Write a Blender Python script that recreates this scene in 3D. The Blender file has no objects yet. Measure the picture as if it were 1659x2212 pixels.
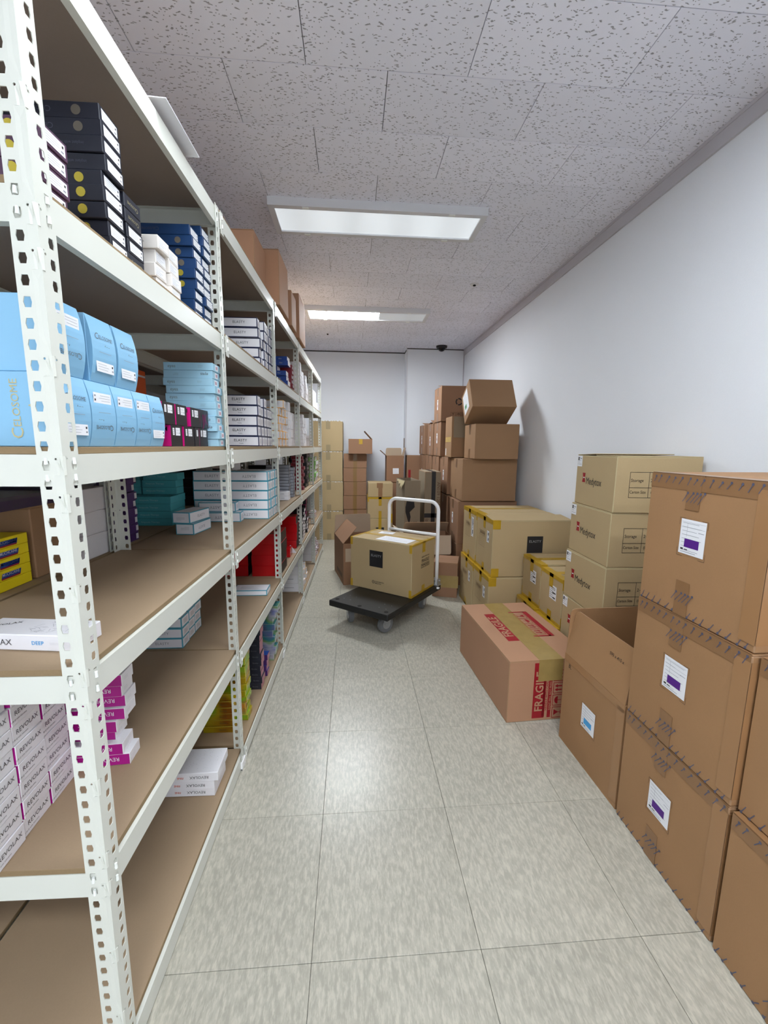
import bpy, bmesh, math, random
from mathutils import Matrix, Vector
random.seed(7)
PI = math.pi
scene = bpy.context.scene
COL = scene.collection

# ------------------------------------------------------------------ camera, world, exposure
def cam_setup():
    f, p, y, r = 910.46, 0.154944, 0.075897, 0.0093129      # focal length in px of a 1659 px wide frame; pitch, yaw, roll
    cp, sp, cy, sy, cr, sr = math.cos(p), math.sin(p), math.cos(y), math.sin(y), math.cos(r), math.sin(r)
    fwd = Vector((sy*cp, cy*cp, -sp)); right = Vector((cy, -sy, 0)); up = right.cross(fwd)
    R = cr*right + sr*up; U = -sr*right + cr*up
    cam = bpy.data.cameras.new('camera'); ob = bpy.data.objects.new('camera', cam); COL.objects.link(ob)
    cam.sensor_fit = 'HORIZONTAL'; cam.sensor_width = 36; cam.lens = f/1659*36; cam.clip_start = .02
    m = Matrix.Identity(4)
    for i in range(3):
        m[i][0], m[i][1], m[i][2] = R[i], U[i], -fwd[i]
    m[2][3] = 1.32907
    ob.matrix_world = m; scene.camera = ob
cam_setup()
w = bpy.data.worlds.new('world'); scene.world = w; w.use_nodes = True
w.node_tree.nodes['Background'].inputs[0].default_value = (.8, .85, 1, 1)
w.node_tree.nodes['Background'].inputs[1].default_value = .05
scene.view_settings.view_transform = 'Standard'
scene.view_settings.look = 'None'
scene.view_settings.gamma = 1
scene.view_settings.use_curve_mapping = False
scene.view_settings.exposure = 0.36
EMIT_BRIGHT = 31.0      # working ceiling fixtures
EMIT_DIM = 0.44         # fixture with worn-out tubes
LIGHT_COL = (.88, .95, 1.0)

# ------------------------------------------------------------------ material helpers
def lin(c):
    c = c/255
    return c/12.92 if c <= .04045 else ((c+.055)/1.055)**2.4
def rgb(t): return (lin(t[0]), lin(t[1]), lin(t[2]), 1)
MATS = {}
def mat(name, col, rough=.6, metal=0, var=0, vscale=6, fine=0, bump=0, bscale=200, alpha=1, emit=0, spec=.5, coat=0):
    if name in MATS: return MATS[name]
    m = bpy.data.materials.new(name); m.use_nodes = True; MATS[name] = m
    nt = m.node_tree; b = nt.nodes['Principled BSDF']
    b.inputs['Base Color'].default_value = rgb(col)
    b.inputs['Roughness'].default_value = rough
    b.inputs['Metallic'].default_value = metal
    b.inputs['Specular IOR Level'].default_value = spec
    b.inputs['Coat Weight'].default_value = coat
    if alpha < 1: b.inputs['Alpha'].default_value = alpha
    if emit:
        b.inputs['Emission Color'].default_value = rgb(col); b.inputs['Emission Strength'].default_value = emit
    if var or fine or bump:
        g = nt.nodes.new('ShaderNodeNewGeometry')
        src = None
        if var or fine:
            n1 = nt.nodes.new('ShaderNodeTexNoise'); n1.inputs['Scale'].default_value = vscale; n1.inputs['Detail'].default_value = 5
            n2 = nt.nodes.new('ShaderNodeTexNoise'); n2.inputs['Scale'].default_value = 260; n2.inputs['Detail'].default_value = 2
            nt.links.new(g.outputs['Position'], n1.inputs['Vector']); nt.links.new(g.outputs['Position'], n2.inputs['Vector'])
            a = nt.nodes.new('ShaderNodeMath'); a.operation = 'MULTIPLY_ADD'; a.inputs[1].default_value = 2*var; a.inputs[2].default_value = 1-var
            nt.links.new(n1.outputs['Fac'], a.inputs[0])
            c = nt.nodes.new('ShaderNodeMath'); c.operation = 'MULTIPLY_ADD'; c.inputs[1].default_value = 2*fine; c.inputs[2].default_value = -fine
            nt.links.new(n2.outputs['Fac'], c.inputs[0])
            s = nt.nodes.new('ShaderNodeMath'); nt.links.new(a.outputs[0], s.inputs[0]); nt.links.new(c.outputs[0], s.inputs[1])
            v = nt.nodes.new('ShaderNodeVectorMath'); v.operation = 'SCALE'; v.inputs[0].default_value = rgb(col)[:3]
            nt.links.new(s.outputs[0], v.inputs['Scale']); nt.links.new(v.outputs[0], b.inputs['Base Color'])
        if bump:
            n3 = nt.nodes.new('ShaderNodeTexNoise'); n3.inputs['Scale'].default_value = bscale; n3.inputs['Detail'].default_value = 3
            nt.links.new(g.outputs['Position'], n3.inputs['Vector'])
            bp = nt.nodes.new('ShaderNodeBump'); bp.inputs['Strength'].default_value = bump; bp.inputs['Distance'].default_value = .002
            nt.links.new(n3.outputs['Fac'], bp.inputs['Height']); nt.links.new(bp.outputs['Normal'], b.inputs['Normal'])
    return m

def mat_floor():
    m = bpy.data.materials.new('vinyl_tile'); m.use_nodes = True; nt = m.node_tree; b = nt.nodes['Principled BSDF']
    g = nt.nodes.new('ShaderNodeNewGeometry')
    def streak(sx, sy, off):
        mp = nt.nodes.new('ShaderNodeMapping'); mp.inputs['Scale'].default_value = (sx, sy, 1); mp.inputs['Location'].default_value = (off, off*1.7, 0)
        mp.inputs['Rotation'].default_value = (0, 0, .10)
        nt.links.new(g.outputs['Position'], mp.inputs['Vector'])
        n = nt.nodes.new('ShaderNodeTexNoise'); n.inputs['Scale'].default_value = 1; n.inputs['Detail'].default_value = 3; n.inputs['Roughness'].default_value = .6
        nt.links.new(mp.outputs[0], n.inputs['Vector']); return n
    n1 = streak(125, 36, 0); n2 = streak(70, 20, 5); n3 = streak(2.2, 2.2, 9)
    def ramp(n, lo, hi, a, c):
        r = nt.nodes.new('ShaderNodeMapRange'); r.inputs['From Min'].default_value = lo; r.inputs['From Max'].default_value = hi
        r.inputs['To Min'].default_value = a; r.inputs['To Max'].default_value = c
        nt.links.new(n.outputs['Fac'], r.inputs['Value']); return r
    r1 = ramp(n1, .46, .60, -.095, .095); r2 = ramp(n2, .43, .58, -.075, .07); r3 = ramp(n3, .3, .7, -.05, .05)
    oi = nt.nodes.new('ShaderNodeObjectInfo')
    r4 = nt.nodes.new('ShaderNodeMapRange'); r4.inputs['To Min'].default_value = .965; r4.inputs['To Max'].default_value = 1.035
    nt.links.new(oi.outputs['Random'], r4.inputs['Value'])
    last = r4.outputs[0]
    for r in (r1, r2, r3):
        a = nt.nodes.new('ShaderNodeMath'); nt.links.new(last, a.inputs[0]); nt.links.new(r.outputs[0], a.inputs[1]); last = a.outputs[0]
    v = nt.nodes.new('ShaderNodeVectorMath'); v.operation = 'SCALE'; v.inputs[0].default_value = rgb((177, 172, 158))[:3]
    nt.links.new(last, v.inputs['Scale']); nt.links.new(v.outputs[0], b.inputs['Base Color'])
    b.inputs['Roughness'].default_value = .3; b.inputs['Specular IOR Level'].default_value = .5
    n4 = nt.nodes.new('ShaderNodeTexNoise'); n4.inputs['Scale'].default_value = 90
    nt.links.new(g.outputs['Position'], n4.inputs['Vector'])
    bp = nt.nodes.new('ShaderNodeBump'); bp.inputs['Strength'].default_value = .12; bp.inputs['Distance'].default_value = .002
    nt.links.new(n4.outputs['Fac'], bp.inputs['Height']); nt.links.new(bp.outputs['Normal'], b.inputs['Normal'])
    return m

def mat_ceiling():
    m = bpy.data.materials.new('fissured_ceiling_tile'); m.use_nodes = True; nt = m.node_tree; b = nt.nodes['Principled BSDF']
    g = nt.nodes.new('ShaderNodeNewGeometry')
    nz = nt.nodes.new('ShaderNodeTexNoise'); nz.inputs['Scale'].default_value = 26; nz.inputs['Detail'].default_value = 2
    nt.links.new(g.outputs['Position'], nz.inputs['Vector'])
    def flecks(rot, sx, sy, thr, keep, dist):
        sub = nt.nodes.new('ShaderNodeVectorMath'); sub.operation = 'MULTIPLY_ADD'; sub.inputs[1].default_value = (dist, dist, 0)
        nt.links.new(nz.outputs['Color'], sub.inputs[0]); nt.links.new(g.outputs['Position'], sub.inputs[2])
        mp = nt.nodes.new('ShaderNodeMapping'); mp.inputs['Rotation'].default_value = (0, 0, rot); mp.inputs['Scale'].default_value = (sx, sy, 0)
        nt.links.new(sub.outputs[0], mp.inputs['Vector'])
        vo = nt.nodes.new('ShaderNodeTexVoronoi'); vo.inputs['Scale'].default_value = 1; vo.voronoi_dimensions = '2D'
        nt.links.new(mp.outputs[0], vo.inputs['Vector'])
        sep = nt.nodes.new('ShaderNodeSeparateColor'); nt.links.new(vo.outputs['Color'], sep.inputs[0])
        k = nt.nodes.new('ShaderNodeMath'); k.operation = 'LESS_THAN'; k.inputs[1].default_value = keep; nt.links.new(sep.outputs[0], k.inputs[0])
        l = nt.nodes.new('ShaderNodeMapRange'); l.inputs['From Min'].default_value = thr*.6; l.inputs['From Max'].default_value = thr
        l.inputs['To Min'].default_value = 1; l.inputs['To Max'].default_value = 0
        nt.links.new(vo.outputs['Distance'], l.inputs['Value'])
        mu = nt.nodes.new('ShaderNodeMath'); mu.operation = 'MULTIPLY'; nt.links.new(l.outputs[0], mu.inputs[0]); nt.links.new(k.outputs[0], mu.inputs[1])
        return mu
    fs = [flecks(.5, 42, 118, .30, .14, .03), flecks(-.6, 46, 125, .30, .13, .03), flecks(.1, 110, 130, .26, .10, .01)]
    last = fs[0].outputs[0]
    for q in fs[1:]:
        mx = nt.nodes.new('ShaderNodeMath'); mx.operation = 'MAXIMUM'; nt.links.new(last, mx.inputs[0]); nt.links.new(q.outputs[0], mx.inputs[1]); last = mx.outputs[0]
    oi = nt.nodes.new('ShaderNodeObjectInfo')
    r4 = nt.nodes.new('ShaderNodeMapRange'); r4.inputs['To Min'].default_value = .96; r4.inputs['To Max'].default_value = 1.03
    nt.links.new(oi.outputs['Random'], r4.inputs['Value'])
    v = nt.nodes.new('ShaderNodeVectorMath'); v.operation = 'SCALE'; v.inputs[0].default_value = rgb((241, 241, 252))[:3]
    nt.links.new(r4.outputs[0], v.inputs['Scale'])
    mix = nt.nodes.new('ShaderNodeMix'); mix.data_type = 'RGBA'
    nt.links.new(last, mix.inputs['Factor']); nt.links.new(v.outputs[0], mix.inputs[6]); mix.inputs[7].default_value = rgb((160, 158, 164))
    nt.links.new(mix.outputs[2], b.inputs['Base Color'])
    b.inputs['Roughness'].default_value = .9
    bp = nt.nodes.new('ShaderNodeBump'); bp.invert = True; bp.inputs['Strength'].default_value = .5; bp.inputs['Distance'].default_value = .003
    nt.links.new(last, bp.inputs['Height']); nt.links.new(bp.outputs['Normal'], b.inputs['Normal'])
    return m

M = {}
M['floor'] = mat_floor()
M['ceil'] = mat_ceiling()
M['grout'] = mat('tile_joint', (96, 95, 90), .9)
M['ceil_gap'] = mat('ceiling_joint', (70, 67, 68), .9)
M['wall'] = mat('white_wallpaper', (241, 243, 248), .75, var=.015, vscale=3, fine=.02, bump=.15, bscale=260)
M['mould'] = mat('grey_moulding', (200, 196, 202), .6)
M['rack'] = mat('rack_paint', (217, 218, 209), .32, var=.015, vscale=5)
M['mdf'] = mat('mdf_board', (160, 136, 109), .75, var=.10, vscale=3.5, fine=.05, bump=.05)
M['mdfb'] = mat('mdf_underside', (154, 139, 128), .8, var=.06, vscale=4, fine=.04)
M['mdfedge_shaded'] = mat('mdf_edge_shaded', (138, 115, 84), .8, fine=.08)  # board edge colour darkened to carry the shading on the edges
M['hook'] = mat('rack_hook', (238, 240, 236), .3)
M['dark'] = mat('dark_void', (22, 20, 20), .9)
M['brown'] = mat('brown_cardboard', (154, 118, 85), .78, var=.06, vscale=5, fine=.045, bump=.08, bscale=120)
M['brownf'] = mat('pink_brown_cardboard', (176, 132, 102), .78, var=.06, vscale=5, fine=.045, bump=.08, bscale=120)
M['brown2'] = mat('red_brown_cardboard', (149, 111, 84), .78, var=.06, vscale=5, fine=.045, bump=.08, bscale=120)
M['tan'] = mat('tan_cardboard', (181, 157, 117), .76, var=.05, vscale=5, fine=.04, bump=.08, bscale=120)
M['amber'] = mat('amber_cardboard', (160, 120, 82), .7, var=.08, vscale=6, fine=.045, bump=.1, bscale=110)
M['edge_b'] = mat('brown_carton_edge', (160, 124, 92), .8, fine=.05)
M['edge_t'] = mat('tan_carton_edge', (186, 170, 132), .8, fine=.05)
M['inner'] = mat('pale_cardboard_inside', (192, 170, 146), .8, var=.05, fine=.04)
M['ytape'] = mat('yellow_tape', (184, 146, 36), .28, var=.12, vscale=30)
M['btape'] = mat('brown_tape', (142, 105, 71), .3, var=.1, vscale=30)
M['otape'] = mat('olive_tape', (158, 133, 80), .25, var=.14, vscale=22)
M['btape2'] = mat('black_tape', (28, 28, 32), .35)
M['ctape'] = mat('clear_tape', (161, 120, 82), .2)
M['ttape'] = mat('kraft_paper_tape', (152, 134, 100), .35)
M['dtape'] = mat('dull_brown_tape', (126, 96, 70), .3)
M['qtape'] = mat('ochre_tape', (134, 102, 58), .3)
M['greyk'] = mat('grey_kraft_cardboard', (142, 126, 104), .78, var=.06, vscale=5, fine=.04, bump=.08, bscale=120)
M['paper'] = mat('white_paper', (238, 238, 242), .55)
M['ink'] = mat('black_ink', (30, 28, 28), .6)
M['inkbrown'] = mat('faded_brown_ink', (104, 76, 52), .7)
M['inkgrey'] = mat('grey_ink', (150, 150, 158), .6)
M['inkblue'] = mat('blue_ink', (52, 74, 130), .5)
M['inkfoil'] = mat('grey_foil_ink', (118, 120, 124), .35, .6)
M['silver'] = mat('silver_ink', (168, 172, 176), .35, .5)
M['red'] = mat('red_ink', (152, 14, 28), .6)
M['purple'] = mat('violet_ink', (84, 26, 132), .5)
M['cyan'] = mat('sky_blue_ink', (70, 160, 220), .5)
M['green'] = mat('green_ink', (30, 130, 70), .5)
M['blk'] = mat('black_print', (28, 27, 30), .55)
M['aqua'] = mat('aqua_blue_card', (138, 190, 224), .42)
M['gold'] = mat('gold_foil', (206, 186, 70), .28, .55)
M['goldtext'] = mat('pale_gold_foil', (196, 186, 140), .35, .5)
M['navyblack'] = mat('blue_black_card', (32, 34, 46), .45)
M['plum'] = mat('plum_card', (78, 48, 74), .5)
M['cream'] = mat('cream_card', (226, 220, 214), .5)
M['blue'] = mat('royal_blue_card', (18, 54, 98), .42)
M['blue2'] = mat('bright_blue_card', (22, 62, 140), .4)
M['white'] = mat('white_card', (238, 236, 240), .5)
M['offw'] = mat('grey_white_card', (222, 218, 220), .55)
M['navy'] = mat('navy_edge', (26, 34, 74), .45)
M['teal'] = mat('teal_edge', (78, 160, 182), .45)
M['tealbox'] = mat('teal_card', (84, 178, 186), .5)
M['eyes'] = mat('pale_blue_card', (160, 202, 222), .45)
M['mag'] = mat('magenta_card', (176, 14, 136), .45)
M['pink'] = mat('hot_pink_card', (214, 12, 128), .45)
M['black'] = mat('black_card', (26, 24, 28), .4)
M['yel'] = mat('yellow_card', (242, 216, 10), .5)
M['violet'] = mat('violet_card', (70, 34, 96), .5)
M['orange'] = mat('orange_card', (224, 92, 26), .5)
M['redc'] = mat('glossy_red_card', (184, 14, 22), .25, coat=.3)
M['maroon'] = mat('maroon_card', (128, 20, 38), .5)
M['lime'] = mat('green_card', (128, 186, 92), .5)
M['grey'] = mat('grey_card', (150, 152, 160), .5)
M['orang2'] = mat('amber_stripe', (240, 172, 40), .5)
M['rose'] = mat('dusty_rose_card', (176, 120, 130), .5)
M['plastic'] = mat('black_plastic', (17, 17, 19), .42, var=.1, vscale=9, bump=.2, bscale=300)
M['rubber'] = mat('grey_rubber', (116, 117, 120), .6)
M['steel'] = mat('zinc_steel', (190, 192, 198), .3, .8)
M['whitetube'] = mat('white_powder_coat', (250, 250, 252), .3)
M['frame'] = mat('fixture_frame', (222, 222, 226), .45)
M['domeblk'] = mat('camera_dome', (18, 18, 22), .12)
M['film'] = mat('frosted_plastic', (226, 226, 232), .3, alpha=.75)

def irid(name, stops, sc):
    m = bpy.data.materials.new(name); m.use_nodes = True; nt = m.node_tree; b = nt.nodes['Principled BSDF']; MATS[name] = m
    g = nt.nodes.new('ShaderNodeNewGeometry')
    n = nt.nodes.new('ShaderNodeTexNoise'); n.inputs['Scale'].default_value = sc; n.inputs['Detail'].default_value = 1
    nt.links.new(g.outputs['Position'], n.inputs['Vector'])
    r = nt.nodes.new('ShaderNodeValToRGB'); nt.links.new(n.outputs['Fac'], r.inputs[0])
    e = r.color_ramp.elements
    for i, (p, c) in enumerate(stops):
        q = e[i] if i < 2 else e.new(p)
        q.position = p; q.color = rgb(c)
    nt.links.new(r.outputs[0], b.inputs['Base Color']); b.inputs['Metallic'].default_value = .45; b.inputs['Roughness'].default_value = .22
    return m
M['holo'] = irid('hologram_foil', [(.3, (118, 120, 170)), (.42, (60, 140, 150)), (.52, (130, 170, 100)), (.6, (190, 190, 205)), (.7, (110, 120, 190))], 9)
M['holog'] = irid('gold_hologram_foil', [(.3, (150, 90, 20)), (.44, (196, 170, 30)), (.54, (140, 190, 40)), (.64, (176, 150, 70)), (.75, (220, 130, 30))], 8)

# ------------------------------------------------------------------ mesh helpers
def mesh_from(name, verts, faces, idx, mats, smooth=False):
    me = bpy.data.meshes.new(name); me.from_pydata([tuple(v) for v in verts], [], faces)
    for mt in mats: me.materials.append(mt)
    me.polygons.foreach_set('material_index', idx)
    if smooth: me.polygons.foreach_set('use_smooth', [True]*len(me.polygons))
    me.update(); return me
class MB:
    """collects boxes, quads, prisms and tubes into one mesh"""
    def __init__(s): s.v = []; s.f = []; s.i = []; s.m = []
    def mi(s, m):
        if m not in s.m: s.m.append(m)
        return s.m.index(m)
    def face(s, pts, m):
        n = len(s.v); s.v += [tuple(p) for p in pts]; s.f.append(tuple(range(n, n+len(pts)))); s.i.append(s.mi(m))
    def box(s, x0, x1, y0, y1, z0, z1, m):
        n = len(s.v); s.v += [(x, y, z) for z in (z0, z1) for y in (y0, y1) for x in (x0, x1)]
        for q in ((0, 2, 3, 1), (4, 5, 7, 6), (0, 1, 5, 4), (1, 3, 7, 5), (3, 2, 6, 7), (2, 0, 4, 6)):
            s.f.append(tuple(n+k for k in q)); s.i.append(s.mi(m))
    def rect(s, cx, cy, w, h, m, z=0):
        s.face([(cx-w/2, cy-h/2, z), (cx+w/2, cy-h/2, z), (cx+w/2, cy+h/2, z), (cx-w/2, cy+h/2, z)], m)
    def disc(s, cx, cy, r, m, z=0, n=14):
        s.face([(cx+r*math.cos(2*PI*k/n), cy+r*math.sin(2*PI*k/n), z) for k in range(n)], m)
    def cyl(s, c, axis, r, l, m, n=16, r2=None):
        """cylinder starting at c along unit axis vector"""
        a = Vector(axis).normalized(); t = Vector((0, 0, 1)) if abs(a.z) < .9 else Vector((1, 0, 0))
        u = a.cross(t).normalized(); v = a.cross(u); c = Vector(c); r2 = r if r2 is None else r2
        n0 = len(s.v)
        for rr, o in ((r, 0), (r2, l)):
            s.v += [tuple(c+a*o+(u*math.cos(2*PI*k/n)+v*math.sin(2*PI*k/n))*rr) for k in range(n)]
        k = s.mi(m)
        for q in range(n):
            s.f.append((n0+q, n0+(q+1) % n, n0+n+(q+1) % n, n0+n+q)); s.i.append(k)
        s.f.append(tuple(n0+q for q in range(n))[::-1]); s.i.append(k)
        s.f.append(tuple(n0+n+q for q in range(n))); s.i.append(k)
    def tube(s, pts, r, m, n=12):
        pts = [Vector(p) for p in pts]; rings = []; k = s.mi(m); ref = None
        for i, p in enumerate(pts):
            d = (pts[min(i+1, len(pts)-1)]-pts[max(i-1, 0)]).normalized()
            if ref is None: ref = d.orthogonal().normalized()
            u = (ref-d*ref.dot(d)).normalized(); ref = u; v = d.cross(u)
            n0 = len(s.v); s.v += [tuple(p+(u*math.cos(2*PI*q/n)+v*math.sin(2*PI*q/n))*r) for q in range(n)]; rings.append(n0)
        for a, b in zip(rings, rings[1:]):
            for q in range(n): s.f.append((a+q, a+(q+1) % n, b+(q+1) % n, b+q)); s.i.append(k)
        s.f.append(tuple(rings[0]+q for q in range(n))[::-1]); s.i.append(k); s.f.append(tuple(rings[-1]+q for q in range(n))); s.i.append(k)
    def mesh(s, name, smooth=False, fix=True):
        me = mesh_from(name, s.v, s.f, s.i, s.m, smooth)
        if fix:
            bm = bmesh.new(); bm.from_mesh(me); bmesh.ops.recalc_face_normals(bm, faces=bm.faces); bm.to_mesh(me); bm.free()
        return me
def obj(name, me, parent=None, loc=(0, 0, 0), rot=(0, 0, 0)):
    o = bpy.data.objects.new(name, me); COL.objects.link(o); o.location = loc; o.rotation_euler = rot
    if parent: o.parent = parent
    return o
def tag(o, label=None, cat=None, group=None, kind=None):
    if label: o['label'] = label
    if cat: o['category'] = cat
    if group: o['group'] = group
    if kind: o['kind'] = kind
    return o

FACES = ('-x', '+x', '-y', '+y', '-z', '+z')
_bm = {}
def boxmesh(w, d, h, mats, edge, c=.0015, border=0, bulge=0):
    """box standing on z=0, chamfered; mats: one material or dict per face; edge: material of chamfers and border rings"""
    key = (round(w, 4), round(d, 4), round(h, 4), str(mats), edge.name, c, border, bulge)
    if key in _bm: return _bm[key]
    mm = mats if isinstance(mats, dict) else {f: mats for f in FACES}
    b = MB(); half = (w/2, d/2, h/2)
    def P(ax, sg, u, v, ins):
        p = [0, 0, 0]; a1, a2 = [(1, 2), (2, 0), (0, 1)][ax]
        p[ax] = sg*half[ax]; p[a1] = u*(half[a1]-ins); p[a2] = v*(half[a2]-ins); p[2] += h/2
        return p
    Q = [(-1, -1), (1, -1), (1, 1), (-1, 1)]
    for ax in range(3):
        for sg in (-1, 1):
            m = mm.get('-+'[sg > 0]+'xyz'[ax], edge)
            out = [P(ax, sg, u, v, c) for u, v in Q]
            if border:
                inn = [P(ax, sg, u, v, border) for u, v in Q]
                for k in range(4): b.face([out[k], out[(k+1) % 4], inn[(k+1) % 4], inn[k]], edge)
                out = inn
            if bulge and ax == 0 and sg == 1:
                n = 8; zs = [-1+2*k/n for k in range(n+1)]
                for z0, z1 in zip(zs, zs[1:]):
                    f = lambda z: half[0]+bulge*(1-z*z)
                    y0 = half[1]-c; H = half[2]-c
                    b.face([(f(z0), -y0, h/2+z0*H), (f(z0), y0, h/2+z0*H), (f(z1), y0, h/2+z1*H), (f(z1), -y0, h/2+z1*H)], m)
                    for sy in (-1, 1): b.face([(f(z0), sy*y0, h/2+z0*H), (half[0], sy*y0, h/2+z0*H), (half[0], sy*y0, h/2+z1*H), (f(z1), sy*y0, h/2+z1*H)], m)
            else: b.face(out, m)
    def V(ax, s):
        p = [s[0]*(half[0]-c), s[1]*(half[1]-c), s[2]*(half[2]-c)]; p[ax] = s[ax]*half[ax]; p[2] += h/2; return p
    for a in range(3):
        a1, a2 = [(1, 2), (2, 0), (0, 1)][a]
        for s1 in (-1, 1):
            for s2 in (-1, 1):
                lo, hi = [0, 0, 0], [0, 0, 0]
                lo[a] = -1; hi[a] = 1
                for q in (lo, hi): q[a1] = s1; q[a2] = s2
                b.face([V(a1, lo), V(a1, hi), V(a2, hi), V(a2, lo)], edge)
    for sx in (-1, 1):
        for sy in (-1, 1):
            for sz in (-1, 1): b.face([V(k, (sx, sy, sz)) for k in range(3)], edge)
    me = b.mesh('box')
    bm = bmesh.new(); bm.from_mesh(me); bmesh.ops.remove_doubles(bm, verts=bm.verts, dist=1e-5); bmesh.ops.recalc_face_normals(bm, faces=bm.faces); bm.to_mesh(me); bm.free()
    _bm[key] = me; return me

_tx = {}
def text(s, size, m, bold=0, align='CENTER', space=1, sx=1, res=2):
    key = (s, size, m.name, bold, align, space, sx)
    if key in _tx: return _tx[key]
    cu = bpy.data.curves.new('t', 'FONT'); cu.body = s; cu.size = size; cu.align_x = align; cu.align_y = 'CENTER'
    cu.offset = bold*size; cu.space_character = space; cu.resolution_u = res; cu.fill_mode = 'BOTH' if cu.dimensions == '3D' else 'FRONT'
    o = bpy.data.objects.new('t', cu); COL.objects.link(o)
    dg = bpy.context.evaluated_depsgraph_get(); dg.update()
    me = bpy.data.meshes.new_from_object(o.evaluated_get(dg)); me.name = 'lettering'
    bpy.data.objects.remove(o); bpy.data.curves.remove(cu)
    me.materials.clear(); me.materials.append(m)
    if sx != 1: me.transform(Matrix.Diagonal((sx, 1, 1, 1)))
    _tx[key] = me; return me

def decal(par, dims, face, u, v, me, rot=0, off=.0007, name='lettering', label=None):
    """fix a flat mesh (xy plane) to a face of a box with base centre at the origin; u right, v up from the face centre as seen from outside"""
    w, d, h = dims
    if face == '-y': T = Matrix.Translation((u, -d/2-off, h/2+v)) @ Matrix.Rotation(PI/2, 4, 'X')
    elif face == '+y': T = Matrix.Translation((-u, d/2+off, h/2+v)) @ Matrix.Rotation(PI, 4, 'Z') @ Matrix.Rotation(PI/2, 4, 'X')
    elif face == '+x': T = Matrix.Translation((w/2+off, u, h/2+v)) @ Matrix.Rotation(PI/2, 4, 'Z') @ Matrix.Rotation(PI/2, 4, 'X')
    elif face == '-x': T = Matrix.Translation((-w/2-off, -u, h/2+v)) @ Matrix.Rotation(-PI/2, 4, 'Z') @ Matrix.Rotation(PI/2, 4, 'X')
    else: T = Matrix.Translation((u, v, h+off))
    o = obj(name, me, par); o.matrix_local = T @ Matrix.Rotation(rot, 4, 'Z')
    if label: o['label'] = label
    if name in ('corner_marks', 'tape_print', 'pattern'): o['kind'] = 'stuff'
    return o
_q = {}
def quad(w, h, m):
    k = (round(w, 4), round(h, 4), m.name)
    if k not in _q:
        b = MB(); b.rect(0, 0, w, h, m); _q[k] = b.mesh('panel', fix=False)
    return _q[k]
_st = {}
def sticker(w, h, lines=5, blocks=(), base=None, ink=None, seed=1):
    """paper label with printed lines and coloured blocks (cx, cy, w, h, material)"""
    k = (w, h, lines, str(blocks), seed)
    if k in _st: return _st[k]
    rnd = random.Random(seed); b = MB(); b.rect(0, 0, w, h, base or M['paper'])
    for i in range(lines):
        y = h/2-h*(i+1)/(lines+1); l = w*rnd.uniform(.4, .8)
        b.rect(-w*.42+l/2, y, l, h*.028 if h < .08 or ink else h*.010, ink or M['inkgrey'], .0003)
    for cx, cy, bw, bh, m in blocks: b.rect(cx, cy, bw, bh, m, .0004)
    _st[k] = b.mesh('sticker', fix=False); return _st[k]

# ------------------------------------------------------------------ the room
RX, LX, CZ, YB, YP, YF = 1.605, -1.45, 2.70, 6.50, 6.20, -4.2
def struct(name, me, **k): return tag(obj(name, me), kind='structure')
b = MB(); b.box(LX-.1, RX+.1, YF-.1, YB+.1, -.1, -.004, M['grout']); floor = struct('floor', b.mesh('floor'))
_tile = {}
def tiles(parent, name, m, xs, ys, z0, z1, c, gap):
    for (xa, xb) in xs:
        for (ya, yb) in ys:
            wx, wy = xb-xa-gap, yb-ya-gap
            if wx < .02 or wy < .02: continue
            me = boxmesh(wx, wy, z1-z0, m, m, c)
            obj(name, me, parent, ((xa+xb)/2, (ya+yb)/2, z0))
def cuts(a, b, o, p):
    k = math.floor((a-o)/p); r = []
    while o+k*p < b:
        r.append((max(a, o+k*p), min(b, o+(k+1)*p))); k += 1
    return r
tiles(floor, 'floor_tile', M['floor'], cuts(LX, RX, -.109, .45), cuts(YF, YB, .912, .45), -.004, 0, .0007, .0012)
b = MB(); b.box(LX-.1, RX+.1, YF-.1, YB+.1, CZ+.012, CZ+.1, M['ceil_gap']); ceiling = struct('ceiling', b.mesh('ceiling'))
for i, (ya, yb) in enumerate(cuts(YF, YB, 1.787-20*.3065, .3065)):
    k = round((ya-(1.787-20*.3065))/.3065)
    ox = .135 if k % 2 == 0 else .435
    tiles(ceiling, 'ceiling_tile', M['ceil'], cuts(LX, RX, ox, .6), [(ya, yb)], CZ, CZ+.014, .0006, .0028)
def wall(name, x0, x1, y0, y1):
    b = MB(); b.box(x0, x1, y0, y1, -.05, CZ+.05, M['wall']); return struct(name, b.mesh(name))
wall('wall_right', RX, RX+.1, YF-.1, YB+.1)
wall('wall_left', LX-.1, LX, YF-.1, YB+.1)
wall('wall_front', LX-.1, RX+.1, YF-.1, YF)
wb = wall('wall_back', LX-.1, RX+.1, YB, YB+.1)
b = MB(); b.box(.785, RX+.02, YP, YB+.05, -.05, CZ+.05, M['wall']); obj('pillar', b.mesh('pillar'), wb)
b = MB(); b.box(.772, .790, YP-.004, YP+.02, 0, CZ, M['frame']); obj('corner_guard', b.mesh('corner_guard'), wb)
b = MB(); b.box(.762, .774, YP+.1, YP+.112, 1.15, 1.45, M['inkbrown']); obj('scuff_mark', b.mesh('scuff'), wb)
b = MB(); b.box(RX-.012, RX, YF, YP, CZ-.078, CZ, M['mould']); b.box(RX-.016, RX-.012, YF, YP, CZ-.016, CZ, M['mould']); struct('trim_1', b.mesh('trim'))
b = MB(); b.box(LX, .785, YB-.006, YB, CZ-.014, CZ, M['ceil_gap']); struct('trim_2', b.mesh('trim'))
b = MB(); b.box(.779, RX, YP-.006, YP, CZ-.012, CZ, M['ceil_gap']); struct('trim_3', b.mesh('trim'))
b = MB(); b.box(.779, .785, YP, YB, CZ-.012, CZ, M['ceil_gap']); struct('trim_4', b.mesh('trim'))
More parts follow.
